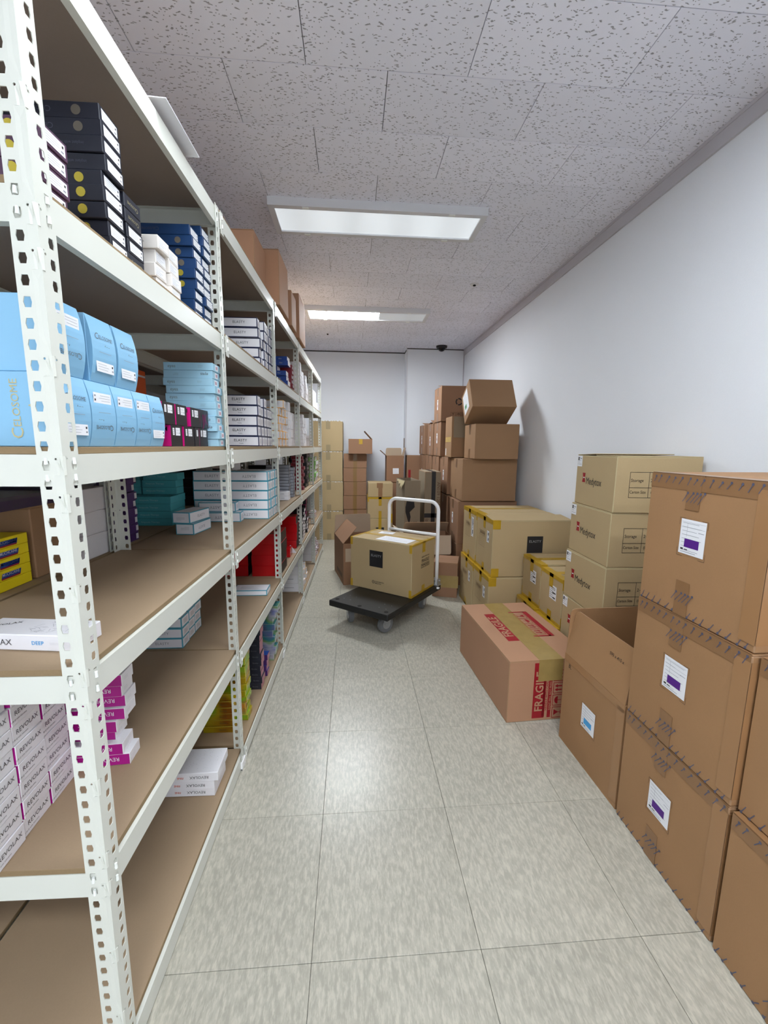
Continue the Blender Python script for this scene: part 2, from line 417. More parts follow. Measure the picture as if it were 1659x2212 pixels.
b = MB(); b.box(RX-.014, RX-.001, YP-.008, YP, 0, CZ-.01, M['mould']); struct('trim_5', b.mesh('trim'))

# ------------------------------------------------------------------ ceiling fixtures
def fixture(cy, lit, label):
    """surface light: frame tray, diffuser(s), clips; lit: list of (x0, x1, strength)"""
    L, W = 1.262, .33
    e = tag(obj('ceiling_light', None, None, (.16, cy, CZ)), label, 'light', 'surface lights on the ceiling')
    b = MB(); t = .034
    for x0, x1, y0, y1 in ((-L/2, L/2, -W/2, -W/2+t), (-L/2, L/2, W/2-t, W/2), (-L/2, -L/2+t, -W/2+t, W/2-t), (L/2-t, L/2, -W/2+t, W/2-t)):
        b.box(x0, x1, y0, y1, -.045, 0, M['frame'])
    b.box(-L/2+t, L/2-t, -W/2+t, W/2-t, -.008, 0, M['frame'])
    obj('frame', b.mesh('frame'), e)
    for x0, x1, st in lit:
        nm = 'diffuser_%.2f' % st
        if nm not in MATS:
            m = bpy.data.materials.new(nm); m.use_nodes = True; MATS[nm] = m; nt = m.node_tree; p = nt.nodes['Principled BSDF']
            p.inputs['Base Color'].default_value = (.75, .8, .85, 1); p.inputs['Roughness'].default_value = .5
            p.inputs['Emission Color'].default_value = (*LIGHT_COL, 1)
            if st < 2:      # tubes show as soft brighter bands through the acrylic
                g = nt.nodes.new('ShaderNodeTexCoord'); sp = nt.nodes.new('ShaderNodeSeparateXYZ'); nt.links.new(g.outputs['Object'], sp.inputs[0])
                a = nt.nodes.new('ShaderNodeMath'); a.operation = 'MULTIPLY'; a.inputs[1].default_value = 20.5; nt.links.new(sp.outputs[0], a.inputs[0])
                s = nt.nodes.new('ShaderNodeMath'); s.operation = 'COSINE'; nt.links.new(a.outputs[0], s.inputs[0])
                q = nt.nodes.new('ShaderNodeMath'); q.operation = 'MULTIPLY_ADD'; q.inputs[1].default_value = .09*st; q.inputs[2].default_value = st; nt.links.new(s.outputs[0], q.inputs[0])
                nt.links.new(q.outputs[0], p.inputs['Emission Strength'])
            else: p.inputs['Emission Strength'].default_value = st
        b = MB(); b.box(x0, x1, -W/2+t, W/2-t, -.036, -.030, MATS[nm]); obj('diffuser', b.mesh('diffuser'), e)
    for x, y in ((-.42, -W/2+.014), (.42, -W/2+.014), (-.44, W/2-.012), (.44, W/2-.012)):
        b = MB(); b.box(x-.018, x+.018, y-.008, y+.008, -.050, -.045, M['hook']); obj('clip', b.mesh('clip'), e)
    return e
a = .597
fixture(2.795, [(-a, a, EMIT_DIM)], 'dim white rectangular ceiling light nearer the camera')
fixture(4.63, [(-a, .12, EMIT_BRIGHT*2.15), (.12, a, .12)], 'half-lit glaring ceiling light farther down the room')
fixture(.96, [(-a, a, EMIT_BRIGHT*.72)], 'lit ceiling light overhead beside the camera, out of view')
fixture(-.875, [(-a, a, EMIT_BRIGHT*1.25)], 'lit ceiling light behind the camera, out of view')
fixture(-2.71, [(-a, a, EMIT_BRIGHT*1.25)], 'added ceiling light at the room end behind the camera, out of view')  # unseen fixture, added for more frontal light on camera-facing sides

# security camera, sprinkler, ceiling screw
e = tag(obj('security_camera', None, None, (1.235, 6.02, CZ)), 'small black dome security camera on ceiling near back corner', 'camera')
b = MB(); b.cyl((0, 0, -.026), (0, 0, 1), .072, .026, M['plastic'], 24, .078); obj('base', b.mesh('base'), e)
b = MB(); n = 14
for k in range(5):
    a0, a1 = PI/2*k/5, PI/2*(k+1)/5
    for q in range(n):
        pt = lambda a, t: (.052*math.cos(a)*math.cos(2*PI*t/n), .052*math.cos(a)*math.sin(2*PI*t/n), -.026-.048*math.sin(a))
        b.face([pt(a0, q), pt(a0, q+1), pt(a1, q+1), pt(a1, q)], M['domeblk'])
obj('dome', b.mesh('dome', True), e)
e = tag(obj('ceiling_sprinkler', None, None, (1.043, 3.783, CZ)), 'small round recessed fitting in ceiling right of lights', 'sprinkler')
b = MB(); b.cyl((0, 0, -.006), (0, 0, 1), .034, .006, M['frame'], 20, .038); obj('ring', b.mesh('ring'), e)
b = MB(); b.cyl((0, 0, -.014), (0, 0, 1), .012, .009, M['dark'], 14); obj('nozzle', b.mesh('nozzle'), e)
b = MB(); b.cyl((0, 0, -.006), (0, 0, 1), .012, .006, M['dark'], 12); b.cyl((0, 0, -.012), (0, 0, 1), .006, .006, M['dark'], 10)
tag(obj('ceiling_hook', b.mesh('ceiling_hook'), None, (-.30, 5.55, CZ)), 'tiny dark hook stub on ceiling beyond far light', 'hook')

# ------------------------------------------------------------------ shelving rack frame of reference
TH = .0215
RA = Vector((-.4774, .740, 0)); RD = Vector((math.sin(TH), math.cos(TH), 0)); RN = Vector((math.cos(TH), -math.sin(TH), 0))
def rk(s, o, z): p = RA+RD*s+RN*o; return (p.x, p.y, z)
LV = [.058, .50, .915, 1.31, 1.715, 2.125]
JT = [0, .897, 1.832, 2.757, 3.700, 4.612]
DEP = .43
BT = .012            # board thickness
def board_z(l): return LV[l]+BT

def rect_hole(b, x0, x1, z0, z1, hole, m, P):
    """rectangle with a polygonal hole; hole: list of (x,z) matched to the rim points"""
    if len(hole) == 6:
        zm = (z0+z1)/2; rim = [(x1, zm), (x1, z1), (x0, z1), (x0, zm), (x0, z0), (x1, z0)]
    else:
        zm, xm = (z0+z1)/2, (x0+x1)/2
        rim = [(x1, zm), (x1, z1), (xm, z1), (x0, z1), (x0, zm), (x0, z0), (xm, z0), (x1, z0)]
    n = len(hole)
    for k in range(n): b.face([P(*rim[k]), P(*rim[(k+1) % n]), P(*hole[(k+1) % n]), P(*hole[k])], m)
def post_mesh(sy, sx, H=2.130, pitch=.0318):
    """slotted angle post; corner at origin; legs run along sy*y (aisle leg) and sx*x (end leg)"""
    b = MB(); Wd = .040; m = M['rack']; n = int(H/pitch)
    for leg in range(2):
        def P(u, z, leg=leg): return (0, sy*u, z) if leg == 0 else (sx*u, 0, z)
        for k in range(n):
            z0, z1 = k*pitch, (k+1)*pitch if k < n-1 else H
            zm = (z0+z1)/2; c = .0265; hw, hh = .0056, .0080
            hole = [(c+hw+.0011, zm), (c+hw-.0008, zm+hh), (c-hw+.0008, zm+hh), (c-hw-.0011, zm), (c-hw+.0008, zm-hh), (c+hw-.0008, zm-hh)]
            rect_hole(b, .015, Wd, z0, z1, hole, m, P)
            if k % 12 in (2, 4, 9):
                cx, cz, r = .0105, zm+.011, .0021
                rect_hole(b, .004, .015, z0, z1, [(cx+r*math.cos(2*PI*q/8), cz+r*math.sin(2*PI*q/8)) for q in range(8)], m, P)
                b.face([P(0, z0), P(.004, z0), P(.004, z1), P(0, z1)], m)
            else: b.face([P(0, z0), P(.015, z0), P(.015, z1), P(0, z1)], m)
    me = b.mesh('post', fix=False)
    bm = bmesh.new(); bm.from_mesh(me); bmesh.ops.remove_doubles(bm, verts=bm.verts, dist=1e-5)
    bmesh.ops.recalc_face_normals(bm, faces=bm.faces)
    g = bmesh.ops.solidify(bm, geom=list(bm.faces), thickness=.0016)
    bmesh.ops.recalc_face_normals(bm, faces=bm.faces)
    bm.to_mesh(me); bm.free(); return me
PM = {(sy, sx): post_mesh(sy, sx) for sy in (1, -1) for sx in (1, -1)}
def beam_mesh(length, axis):
    """C-profile beam with its top at z=0, outer face on plane 0"""
    b = MB(); t, hh, lip = .0018, .053, .016
    for (a0, a1, z0, z1) in ((-t, 0, -hh, 0), (-lip, -t, -t, 0), (-lip, -t, -hh, -hh+t)):
        if axis == 'y': b.box(a0, a1, 0, length, z0, z1, M['rack'])
        else: b.box(0, length, -a1, -a0, z0, z1, M['rack'])
    return b.mesh('beam')
def hook_mesh():
    b = MB()
    for z in (-.012, -.040):
        b.cyl((0, 0, z+.007), (0, 0, -1), .0026, .011, M['hook'], 8, .0034)
    return b.mesh('hook')
HOOK = hook_mesh()
b = MB(); b.box(0, .0016, 0, .027, -.068, .006, M['rack'])
for z in (-.006, -.034):
    b.cyl((.001, .016, z), (0, 0, -1), .003, .012, M['hook'], 8, .0038)
BRK = b.mesh('bracket')
b = MB(); b.box(-.045, .004, -.004, .045, -.0, .008, M['whitetube']); b.box(-.004, .006, -.006, .045, 0, .05, M['whitetube']); b.box(-.045, .0, -.006, -.003, 0, .05, M['whitetube'])
FOOT = b.mesh('foot')
b = MB(); b.box(-.04, .004, -.044, .004, 0, .006, M['whitetube']); b.box(-.002, .005, -.044, .004, 0, .034, M['whitetube'])
FOOTJ = b.mesh('foot')
_beam = {}
def beam(L, ax):
    k = (round(L, 3), ax)
    if k not in _beam: _beam[k] = beam_mesh(L, ax)
    return _beam[k]
def rack(o0, front, label):
    root = tag(obj('shelving_rack', None, None, rk(0, o0, 0), (0, 0, -TH)), label, 'shelf', 'long white boltless racks')
    for j, s in enumerate(JT):
        sy = 1 if j == 0 else -1
        for side in (0, 1):
            p = obj('post', PM[(sy, -1 if side == 0 else 1)], root, (0 if side == 0 else -DEP, s, .004))
            if side == 0: obj('foot', FOOT if sy == 1 else FOOTJ, p, (0, 0, -.004))
    for l, z in enumerate(LV):
        for k in range(5):
            s0, s1 = JT[k], JT[k+1]
            zz = z+(.010 if k and l == 0 else 0)
            x = -.0018 if k == 0 else .0026
            y0 = s0+.004; L = s1-s0-(.008 if k == 0 else .043)
            fb = obj('beam', beam(L, 'y'), root, (x, y0, zz))
            if front:
                if k == 0:
                    obj('hook', HOOK, fb, (.0022, .0225, 0)); obj('hook', HOOK, fb, (.0022, L-.022, 0))
                else:
                    obj('bracket', BRK, fb, (0, 0, 0)); obj('hook', HOOK, fb, (-.0005, L+.012, 0))
            bb = obj('beam', beam(L, 'y'), root, (-DEP-.0002, y0+L, zz), (0, 0, PI))
            inset = (.011 if k == 0 else .002) if front else -.006; bw = DEP-.002-inset
            bd = boxmesh(bw, s1-s0-.006, BT, {'+z': M['mdf'], '-z': M['mdfb'], '-x': M['mdfedge_shaded'], '+x': M['mdfedge_shaded'], '-y': M['mdfedge_shaded'], '+y': M['mdfedge_shaded']}, M['mdfedge_shaded'], .0008)
            obj('shelf_board', bd, root, (-inset-bw/2, (s0+s1)/2, zz+.0003))
        for j, s in enumerate(JT):
            zb = z
            ss = s+.0022 if j == 0 else s-.0022
            eb = obj('end_beam', beam(DEP-.006, 'x'), root, (-DEP+.003, ss, zb), (0, 0, 0))
            if j: eb.rotation_euler = (0, 0, PI); eb.location = (-.003, ss, zb)
            if front and j == 0: obj('hook', HOOK, eb, (DEP-.006-.0235, -.0035, 0))
    return root
rack(0, True, 'long white slotted-post rack along the aisle with brown boards')
rack(-.445, False, 'second white rack standing behind the aisle rack')

# ------------------------------------------------------------------ shelf goods
ORD = ['lowest', 'second', 'third', 'fourth', 'fifth', 'sixth', 'seventh', 'eighth', 'ninth', 'tenth', 'eleventh', 'twelfth', 'thirteenth', 'fourteenth']
def ordn(k, n): return 'top' if (k == n-1 and n > 1) else ('only' if n == 1 else ORD[k])
CW5 = ['nearest', 'second', 'third', 'fourth', 'farthest']
class Kind:
    def __init__(s, name, w, d, h, mats, edge, c=.0012, border=0, decals=(), bulge=0, cat='box'):
        s.name, s.w, s.d, s.h, s.decals, s.cat, s.bulge = name, w, d, h, decals, cat, bulge
        s.mesh = boxmesh(w, d, h, mats, edge, c, border, bulge)
def put(K, s, o, z, label, group, rot=0, flip=False, prints=True, which=None):
    """a shelf box with its aisle face at o and its near face at s"""
    ob = obj(K.name, K.mesh, None, rk(s+K.d/2, o-K.w/2, z), (0, 0, -TH+rot))
    tag(ob, label, K.cat, group)
    if prints:
        for q, (face, u, v, me, r, nm) in enumerate(K.decals):
            if which is not None and q not in which: continue
            off = .0007
            if K.bulge and face == '+x': off = K.bulge*(1-(2*v/K.h)**2)+.0012
            if flip: u, v, r = -u, -v, r+PI
            if nm == 'seal': off += .0003
            decal(ob, (K.w, K.d, K.h), face, u, v, me, r, off, nm)
    return ob
def column(K, s, o, l, n, desc, where, group, js=.006, jo=.006, rot=0, flips=(), z=None, prints=True, which=None, sh=None, jr=.02):
    zz = board_z(l)+.001+(.010 if l == 0 and s > .9 else 0) if z is None else z
    for k in range(n):
        ds = random.uniform(-js, js)+(sh[k][0] if sh else 0); do = random.uniform(-jo, jo)+(sh[k][1] if sh else 0)
        wh = which[k] if which else None
        put(K, s+ds, o+do, zz+k*(K.h+.0006), '%s, %s in %s' % (desc, ordn(k, n), where), group, rot+random.uniform(-jr, jr), flips == 'all' or k in flips, prints, wh)

# --- aqua boxes (first bay, fourth shelf)
def two(a, b):   # join two text meshes into one print
    bm = bmesh.new(); 
    for me, dx, dy in (a, b):
        n0 = len(bm.verts); bm.from_mesh(me); bm.verts.ensure_lookup_table()
        bmesh.ops.translate(bm, verts=bm.verts[n0:], vec=(dx, dy, 0))
    me = bpy.data.meshes.new('lettering'); bm.to_mesh(me); bm.free(); me.materials.append(a[0].materials[0]); return me
def wordmark(cap, rest, size, m, sub=None):
    A = text(cap, size*1.55, m, align='LEFT'); B = text(rest, size, m, align='LEFT')
    wa = max(v.co.x for v in A.vertices); wb = max(v.co.x for v in B.vertices); tot = wa+size*.08+wb
    me = two((A, -tot/2, 0), (B, -tot/2+wa+size*.08, -size*.05))
    if sub:
        S = text(sub, size*.85, m); me = two((me, 0, 0), (S, tot*.18, -size*1.5))
    return me
AQ = dict(w=.19, d=.082, h=.126)
aqt = wordmark('C', 'ELOSOME', .0105, M['inkfoil'], 'Aqua'); aqg = wordmark('C', 'ELOSOME', .0185, M['goldtext'], 'Aqua')
aqs = sticker(.058, .020, 3, ((.024, .004, .004, .004, M['ink']), (.024, -.004, .005, .003, M['inkgrey'])), seed=3)
line = quad(.04, .0008, M['inkgrey'])
Kaq = Kind('pale_blue_box', **AQ, mats=M['aqua'], edge=M['aqua'], c=.001, bulge=.010,
           decals=(('+x', 0, .025, aqt, 0, 'lettering'), ('+x', 0, -.032, aqs, 0, 'sticker'), ('+x', 0, -.004, line, 0, 'lettering'), ('-y', .03, 0, aqg, PI/2, 'lettering')))
AQ['d'] = .0695
Kaq2 = Kind('pale_blue_box', **AQ, mats=M['aqua'], edge=M['aqua'], c=.001, bulge=.010, decals=Kaq.decals)
for k, s in enumerate((.045, .128, .211, .294, .3645)):
    put(Kaq if k < 3 else Kaq2, s, -.034, board_z(3)+.001, 'pale blue box, %s from near post in lower row on fourth shelf' % ('first', 'second', 'third', 'fourth', 'fifth')[k], 'pale blue boxes', 0, k in (1, 2, 3))
for k, s in enumerate((.05, .152, .240)):
    put(Kaq, s, -.036, board_z(3)+.128, 'pale blue box, %s from near post in upper row on fourth shelf' % ('first', 'second', 'third')[k], 'pale blue boxes', 0, k == 0)
# --- black / pink boxes beside them
mbs = sticker(.030, .022, 2, ((.010, -.004, .003, .003, M['ink']),), seed=5); mbs2 = sticker(.012, .020, 3, ink=M['ink'], seed=6)
mbt = text('M', .016, M['black'], .02)
Kmb = Kind('black_pink_box', .17, .074, .0595, {'-y': M['pink'], '+y': M['pink'], '+x': M['black'], '-x': M['black'], '+z': M['black'], '-z': M['black']}, M['black'], .0008,
           decals=(('+x', .006, .012, mbs, 0, 'sticker'), ('+x', -.022, .012, mbs2, 0, 'sticker'), ('-y', .07, .018, mbt, 0, 'lettering')))
Kmt = Kind('black_pink_box', .17, .037, .0595, M['black'], M['black'], .0008, decals=(('+x', 0, .012, mbs2, 0, 'sticker'),))
for r, ss in enumerate(((.494, .583, .664, .704), (.452, .535, .640, .716))):
    for k, q in enumerate(ss):
        o = put(Kmt if (r, k) == (0, 2) else Kmb, q, -.036, board_z(3)+.001+.0605*r, 'small black box with pink side, %s along %s row' % (('first', 'second', 'third', 'fourth')[k], ('lower', 'upper')[r]), 'black and pink boxes', 0, prints=(r, k) != (1, 3))
        if (r, k) == (1, 3): decal(o, (.17, .074, .0595), '+x', .004, -.004, text('JK', .05, mat('dim_magenta_print', (120, 18, 84), .5), .01), .1, name='pattern')
# --- pale blue slim boxes by the joint post
eyt = text('eyes', .015, M['inkfoil']); eyl = sticker(.03, .012, 3, base=M['eyes'], ink=M['inkfoil'], seed=9); eys = sticker(.030, .018, 3, ((0, 0, .016, .01, mat('faint_red_print', (190, 150, 165), .6)),), seed=10)
Key = Kind('slim_box', .165, .075, .0252, M['eyes'], M['eyes'], .0008,
           decals=(('-y', -.055, 0, eyt, 0, 'lettering'), ('-y', .045, 0, eyl, 0, 'lettering'), ('+x', 0, 0, eys, 0, 'sticker')))
column(Key, .812, -.008, 3, 11, 'pale blue slim box', 'tall stack by first joint post', 'pale blue slim boxes', .004, .006, flips=(2, 3, 9), sh=[(0, 0), (0, 0), (-.01, -.003), (-.012, -.003)]+[(-.006, -.008)]*7, jr=.01)
# --- fifth shelf, first bay: plum, black, cream, blue
seal = MB(); seal.disc(0, 0, .0095, M['gold']); seal = seal.mesh('seal', fix=False)
seald = MB(); seald.disc(0, 0, .0095, mat('dull_gold_foil', (120, 112, 100), .4, .4)); seald = seald.mesh('seal', fix=False)
sealt = text('LIDO', .006, M['ink'])
est = sticker(.056, .020, 4, ((.022, .004, .004, .004, M['ink']), (.02, -.005, .007, .003, M['inkgrey'])), seed=12)
cst = wordmark('C', 'ELOSOME', .010, mat('dim_foil', (92, 94, 108), .35, .5))
imp = text('implant with lidocaine', .0085, mat('dim_foil', (92, 94, 108), .35, .5), sx=.9)
DS = (.20, .070, .0305)
def slim(nm, m, edge, w=DS[0], d=DS[1], h=DS[2]):
    return Kind('slim_box', w, d, h, m, edge, .0012, decals=(('+x', .0, 0, est, 0, 'sticker'), ('-y', .055, 0, seal, 0, 'seal'), ('-y', .055, 0, seald, 0, 'seal'), ('-y', -.02, 0, cst, PI, 'lettering'), ('-y', .03, 0, imp, PI, 'lettering')))
kp, kb, kbl = slim('p', M['plum'], M['plum']), slim('b', M['navyblack'], M['navyblack']), slim('bl', M['blue'], M['blue'])
column(kp, .070, -.033, 4, 4, 'plum slim box with gold seal', 'stack by near post, fifth shelf', 'plum boxes', .003, .004, which=[(0, 1)]*4)
column(kb, .258, -.033, 4, 9, 'black slim box with gold seal', 'tall front stack, fifth shelf', 'black boxes', .006, .007,
       which=[(0, 1)]*5+[(0, 4)]*2+[(0, 2, 3)]*2, sh=[(0, 0)]*4+[(0, -.01)]+[(.0, .004), (0, 0)]+[(0, -.006), (.004, .003)])
cg = wordmark('C', 'ELOSOME', .0085, M['goldtext'])
for k in range(5):
    o = put(kb, .333+random.uniform(-.002, .002), -.034, board_z(4)+.001+k*.0311, 'black slim box, %s in short stack behind the tall black stack' % ordn(k, 5), 'black boxes', 0, which=(0,) if k in (1, 2) else ())
    if k not in (1, 2): decal(o, DS, '+x', 0, 0, cg, PI, name='lettering')
kc = Kind('slim_box', .17, .062, .033, M['cream'], M['cream'], .0015, decals=(('+x', -.004, 0, sticker(.05, .022, 4, seed=15), 0, 'sticker'), ('-y', .03, 0, text('with lidocaine', .007, M['inkfoil']), 0, 'lettering')))
column(kc, .482, -.035, 4, 4, 'cream slim box', 'nearer cream stack, fifth shelf', 'cream boxes', .005, .007)
column(kc, .548, -.033, 4, 4, 'cream slim box', 'farther cream stack, fifth shelf', 'cream boxes', .004, .004)
column(kbl, .742, -.038, 4, 9, 'royal blue slim box', 'nearer blue stack, fifth shelf', 'royal blue boxes', .005, .008, which=[(0, 4), (0, 4), (0, 4), (0, 1), (0, 1), (0, 2), (0, 2), (0, 2), (0, 3)])
column(kbl, .815, -.034, 4, 10, 'royal blue slim box', 'farther blue stack, fifth shelf', 'royal blue boxes', .003, .005, which=[(0,)]*9+[(0, 3)])
# --- boxes with navy or teal edges
def elasty(edge, ink, w, d, h, sub, sizes=.017):
    t = text('ELASTY', sizes, ink, .004, space=1.12); 
    if sub: t = two((t, 0, .004), (text(sub, sizes*.42, ink), .004, -sizes*.62))
    return Kind('edged_box', w, d, h, M['white'], edge, .001, .0042, decals=(('-y', .0, 0, t, 0, 'lettering'), ('+x', 0, 0, sticker(d*.55, h*.5, 3, base=M['offw'], ink=M['inkfoil'], seed=21), 0, 'sticker')))
kn4 = elasty(M['navy'], M['inkfoil'], .185, .047, .0475, None); kn3 = elasty(M['navy'], M['ink'], .185, .066, .0500, 'G plus', .018)
for c in range(5):
    column(kn4, 1.585+.0485*c+(.03 if False else 0), -.020, 4, 5, 'white box with navy edges', '%s of five columns, fifth shelf' % CW5[c], 'navy-edged boxes on the fifth shelf', .0015, .004,
           sh=[(-.012, -.01), (-.01, -.012), (-.006, -.008), (-.016, -.012), (-.02, -.02)] if c == 0 else None, jr=.006) if c < 5 else None
for c in range(5):
    column(kn3, 1.470+.0672*c, -.028, 3, 5 if c in (0, 2) else 4, 'white box with navy edges and subtitle', '%s of five columns, fourth shelf' % CW5[c], 'navy-edged boxes on the fourth shelf', .0015, .004, jr=.006)
kt = elasty(M['teal'], M['inkgrey'], .198, .0585, .0515, None, .020)
for c in range(4):
    for side, oo in enumerate((-.012, -.214)):
        if side == 1 and c > 1: continue
        column(kt, 1.583+.0592*c, oo, 2, 5, 'white box with teal edges', '%s %s column, third shelf' % (CW5[c] if c < 3 else 'farthest', ('aisle-side', 'inner')[side]), 'teal-edged boxes on the third shelf', .0012, .003, flips='all' if side == 0 else (), jr=.005)
kt2 = Kind('edged_box', .082, .170, .0505, M['white'], M['teal'], .001, .0042, decals=(('+x', .01, 0, text('ELASTY', .017, M['inkgrey'], space=1.12), 0, 'lettering'), ('-y', 0, -.004, sticker(.05, .02, 4, ink=M['inkfoil'], seed=23), 0, 'sticker')))
put(kt2, 1.166, -.246, board_z(2)+.001, 'teal-edged white box, lower of loose pair on third shelf', 'loose teal-edged boxes', -.10, True)
put(kt2, 1.164, -.254, board_z(2)+.0525, 'teal-edged white box, upper of loose pair on third shelf', 'loose teal-edged boxes', -.16)
kt3 = elasty(M['teal'], M['inkgrey'], .19, .062, .050, None, .02)
put(kt3, 1.492, -.142, board_z(2)+.001, 'teal-edged white box, lower one leaning before the teal stack', 'loose teal-edged boxes', .03, True)
put(kt3, 1.508, -.170, board_z(2)+.052, 'teal-edged white box, upper one before the teal stack', 'loose teal-edged boxes', .02, True)
kt4 = Kind('edged_box', .20, .072, .0425, M['white'], M['teal'], .001, .0042, decals=(('+x', 0, 0, sticker(.040, .022, 3, base=M['offw'], ink=M['inkfoil'], seed=25), 0, 'sticker'), ('-y', .02, 0, text('ELASTY', .015, M['inkgrey'], space=1.1), 0, 'lettering')))
for c in range(3):
    column(kt4, .910+.0745*c, -.230, 1, 6, 'small-ended white and teal box', '%s column, second shelf, second bay' % ('nearest', 'middle', 'farthest')[c], 'teal-edged boxes on the second shelf', .004, .007, sh=[(0, 0), (0, -.0), (0, .006), (0, -.012), (0, -.004), (0, -.006)], jr=.02)
put(Kind('product_box', .185, .100, .030, M['white'], M['teal'], .001, .0042, decals=(('+z', 0, 0, sticker(.14, .06, 6, base=M['white'], seed=26), 0, 'lettering'),)), 1.515, -.024, board_z(1)+.001, 'single flat white box with teal edges on second shelf', 'loose teal-edged boxes', .02)
# --- white / magenta boxes, first bay, second shelf
rvt = two((text('REVOLAX', .0145, M['inkfoil'], .006, space=1.02), .004, .003), (text('SUB-Q with lidocaine', .0052, mat('dull_magenta_ink', (170, 90, 140), .5)), -.018, -.010))
krv = Kind('magenta_box', .20, .0825, .0415, {'-y': M['mag'], '+y': M['mag'], '+x': M['white'], '-x': M['white'], '+z': M['white'], '-z': M['white']}, M['white'], .0012, decals=(('+x', -.004, 0, rvt, 0, 'lettering'),))
for c in range(3):
    column(krv, (-.018, .067, .152)[c], (-.203, -.207, -.213)[c], 1, 8, 'white box with magenta end', '%s column of near second-shelf block' % ('first', 'second', 'third', 'fourth')[c], 'white and magenta boxes', .0015, .003, rot=.075, z=board_z(1)+.001, jr=.004)
rvm = text('REVOLAX', .015, M['white'], 0); sbq = text('SUB-Q', .014, M['white'], 0)
kmg = Kind('magenta_box', .215, .060, .0305, {'-y': M['mag'], '+y': M['mag'], '+x': M['white'], '-x': M['white'], '+z': M['white'], '-z': M['white']}, M['white'], .001,
           decals=(('-y', .05, .002, rvm, PI, 'lettering'), ('-y', -.075, .002, sbq, PI, 'lettering'), ('+x', 0, 0, sticker(.045, .014, 2, base=M['white'], ink=M['inkgrey'], seed=31), 0, 'lettering')))
column(kmg, .272, -.108, 1, 8, 'magenta-fronted white box', 'leaning stack behind near post', 'magenta-fronted boxes', .008, .005, rot=.07, sh=[(0, 0), (0, -.008), (.002, -.03), (.0, -.022), (0, .004), (0, .004), (0, -.006), (0, 0)], jr=.03)
# single flat white box near post on the third shelf
rd = two((text('REVOLAX', .017, M['inkfoil'], .004), 0, 0), (text('SUB-Q', .001, M['white']), 0, 0))
net = MB(); rnd = random.Random(4)
for k in range(46):
    x, y, a_, l = rnd.uniform(-.045, .055), rnd.uniform(-.026, .026), rnd.uniform(0, PI), rnd.uniform(.008, .018)
    dx, dy = math.cos(a_)*l/2, math.sin(a_)*l/2; nx, ny = -math.sin(a_)*.0003, math.cos(a_)*.0003
    net.face([(x-dx-nx, y-dy-ny, 0), (x+dx-nx, y+dy-ny, 0), (x+dx+nx, y+dy+ny, 0), (x-dx+nx, y-dy+ny, 0)], M['inkgrey'])
net = net.mesh('pattern', fix=False)
krd = Kind('flat_box', .215, .076, .033, M['white'], M['white'], .0018, decals=(('-y', -.055, 0, rd, 0, 'lettering'), ('-y', .035, 0, text('DEEP', .011, M['cyan'], .01), 0, 'lettering'), ('-y', .078, 0, sticker(.044, .008, 2, base=M['white'], seed=33), 0, 'lettering'), ('+z', .045, 0, net, 0, 'pattern'), ('+z', -.07, .005, text('REVOLAX', .013, M['ink']), .5, 'lettering'), ('+x', 0, 0, sticker(.03, .018, 3, base=M['white'], ink=M['inkfoil'], seed=34), 0, 'lettering')))
put(krd, .078, -.058, board_z(2)+.001, 'single flat white box with blue word lying by near post', 'flat white boxes', -.10)
# three flat white boxes, bottom shelf
spk = MB(); rnd = random.Random(5)
for k in range(150): spk.rect(rnd.uniform(-.08, .08), rnd.uniform(-.055, .055), .0012, .0008, M['inkgrey'])
spk = spk.mesh('pattern', fix=False)
kfn = Kind('flat_box', .19, .125, .034, M['white'], M['white'], .0015, decals=(('-y', .03, 0, text('REVOLAX', .015, M['inkfoil'], .004), PI, 'lettering'), ('-y', -.035, 0, text('FINE', .011, mat('coral_ink', (226, 104, 74), .5), .01), PI, 'lettering'), ('+z', 0, 0, spk, 0, 'pattern'), ('+x', 0, 0, sticker(.05, .018, 3, base=M['white'], seed=35), 0, 'lettering')))
for k in range(3):
    o = put(kfn, .640+(.012, .004, .0)[k], -.036+(0, .002, .016)[k], board_z(0)+.001+k*.0345, 'flat white box with coral word, %s of three on bottom shelf' % ('lowest', 'middle', 'top')[k], 'flat white boxes', (.0, .01, .03)[k], False if k == 2 else False, which=(0, 1, 3) if k < 2 else (0, 1, 2, 3))
# --- bottom shelf, second bay: gold, black, rose, hologram
bet = text('Beaudite', .011, mat('dark_gold_ink', (70, 52, 16), .4), sx=.9)
kg = Kind('foil_box', .13, .075, .029, M['holog'], M['gold'], .0016, decals=(('-y', .02, 0, text('Bonita', .012, mat('dark_gold_ink', (70, 52, 16), .4)), 0, 'lettering'),))  # bright gold edges paint in the highlight of each box
column(kg, .985, -.062, 0, 6, 'gold foil box', 'short nearer gold stack, bottom shelf', 'gold foil boxes', .004, .004)
column(kg, 1.064, -.030, 0, 11, 'gold foil box', 'tall farther gold stack, bottom shelf', 'gold foil boxes', .005, .006)
kk = Kind('foil_box', .14, .065, .032, {'-y': M['navyblack'], '+x': M['rose'], '-x': M['rose'], '+y': M['navyblack'], '+z': M['navyblack'], '-z': M['navyblack']}, M['navyblack'], .001, decals=(('-y', .04, 0, text('Bonita', .011, M['inkfoil']), 0, 'lettering'),))
column(kk, 1.312, -.020, 0, 10, 'black box with rose end', 'stack beyond gold boxes, bottom shelf', 'black and rose boxes', .003, .004)
kr = Kind('product_box', .06, .05, .030, {'-y': M['violet'], '+x': M['rose'], '+z': M['blue2'], '-x': M['rose'], '+y': M['violet'], '-z': M['violet']}, M['violet'], .001)
column(kr, 1.44, -.018, 0, 4, 'small violet box', 'little stack beside rose-ended boxes', 'small violet boxes', .004, .004)
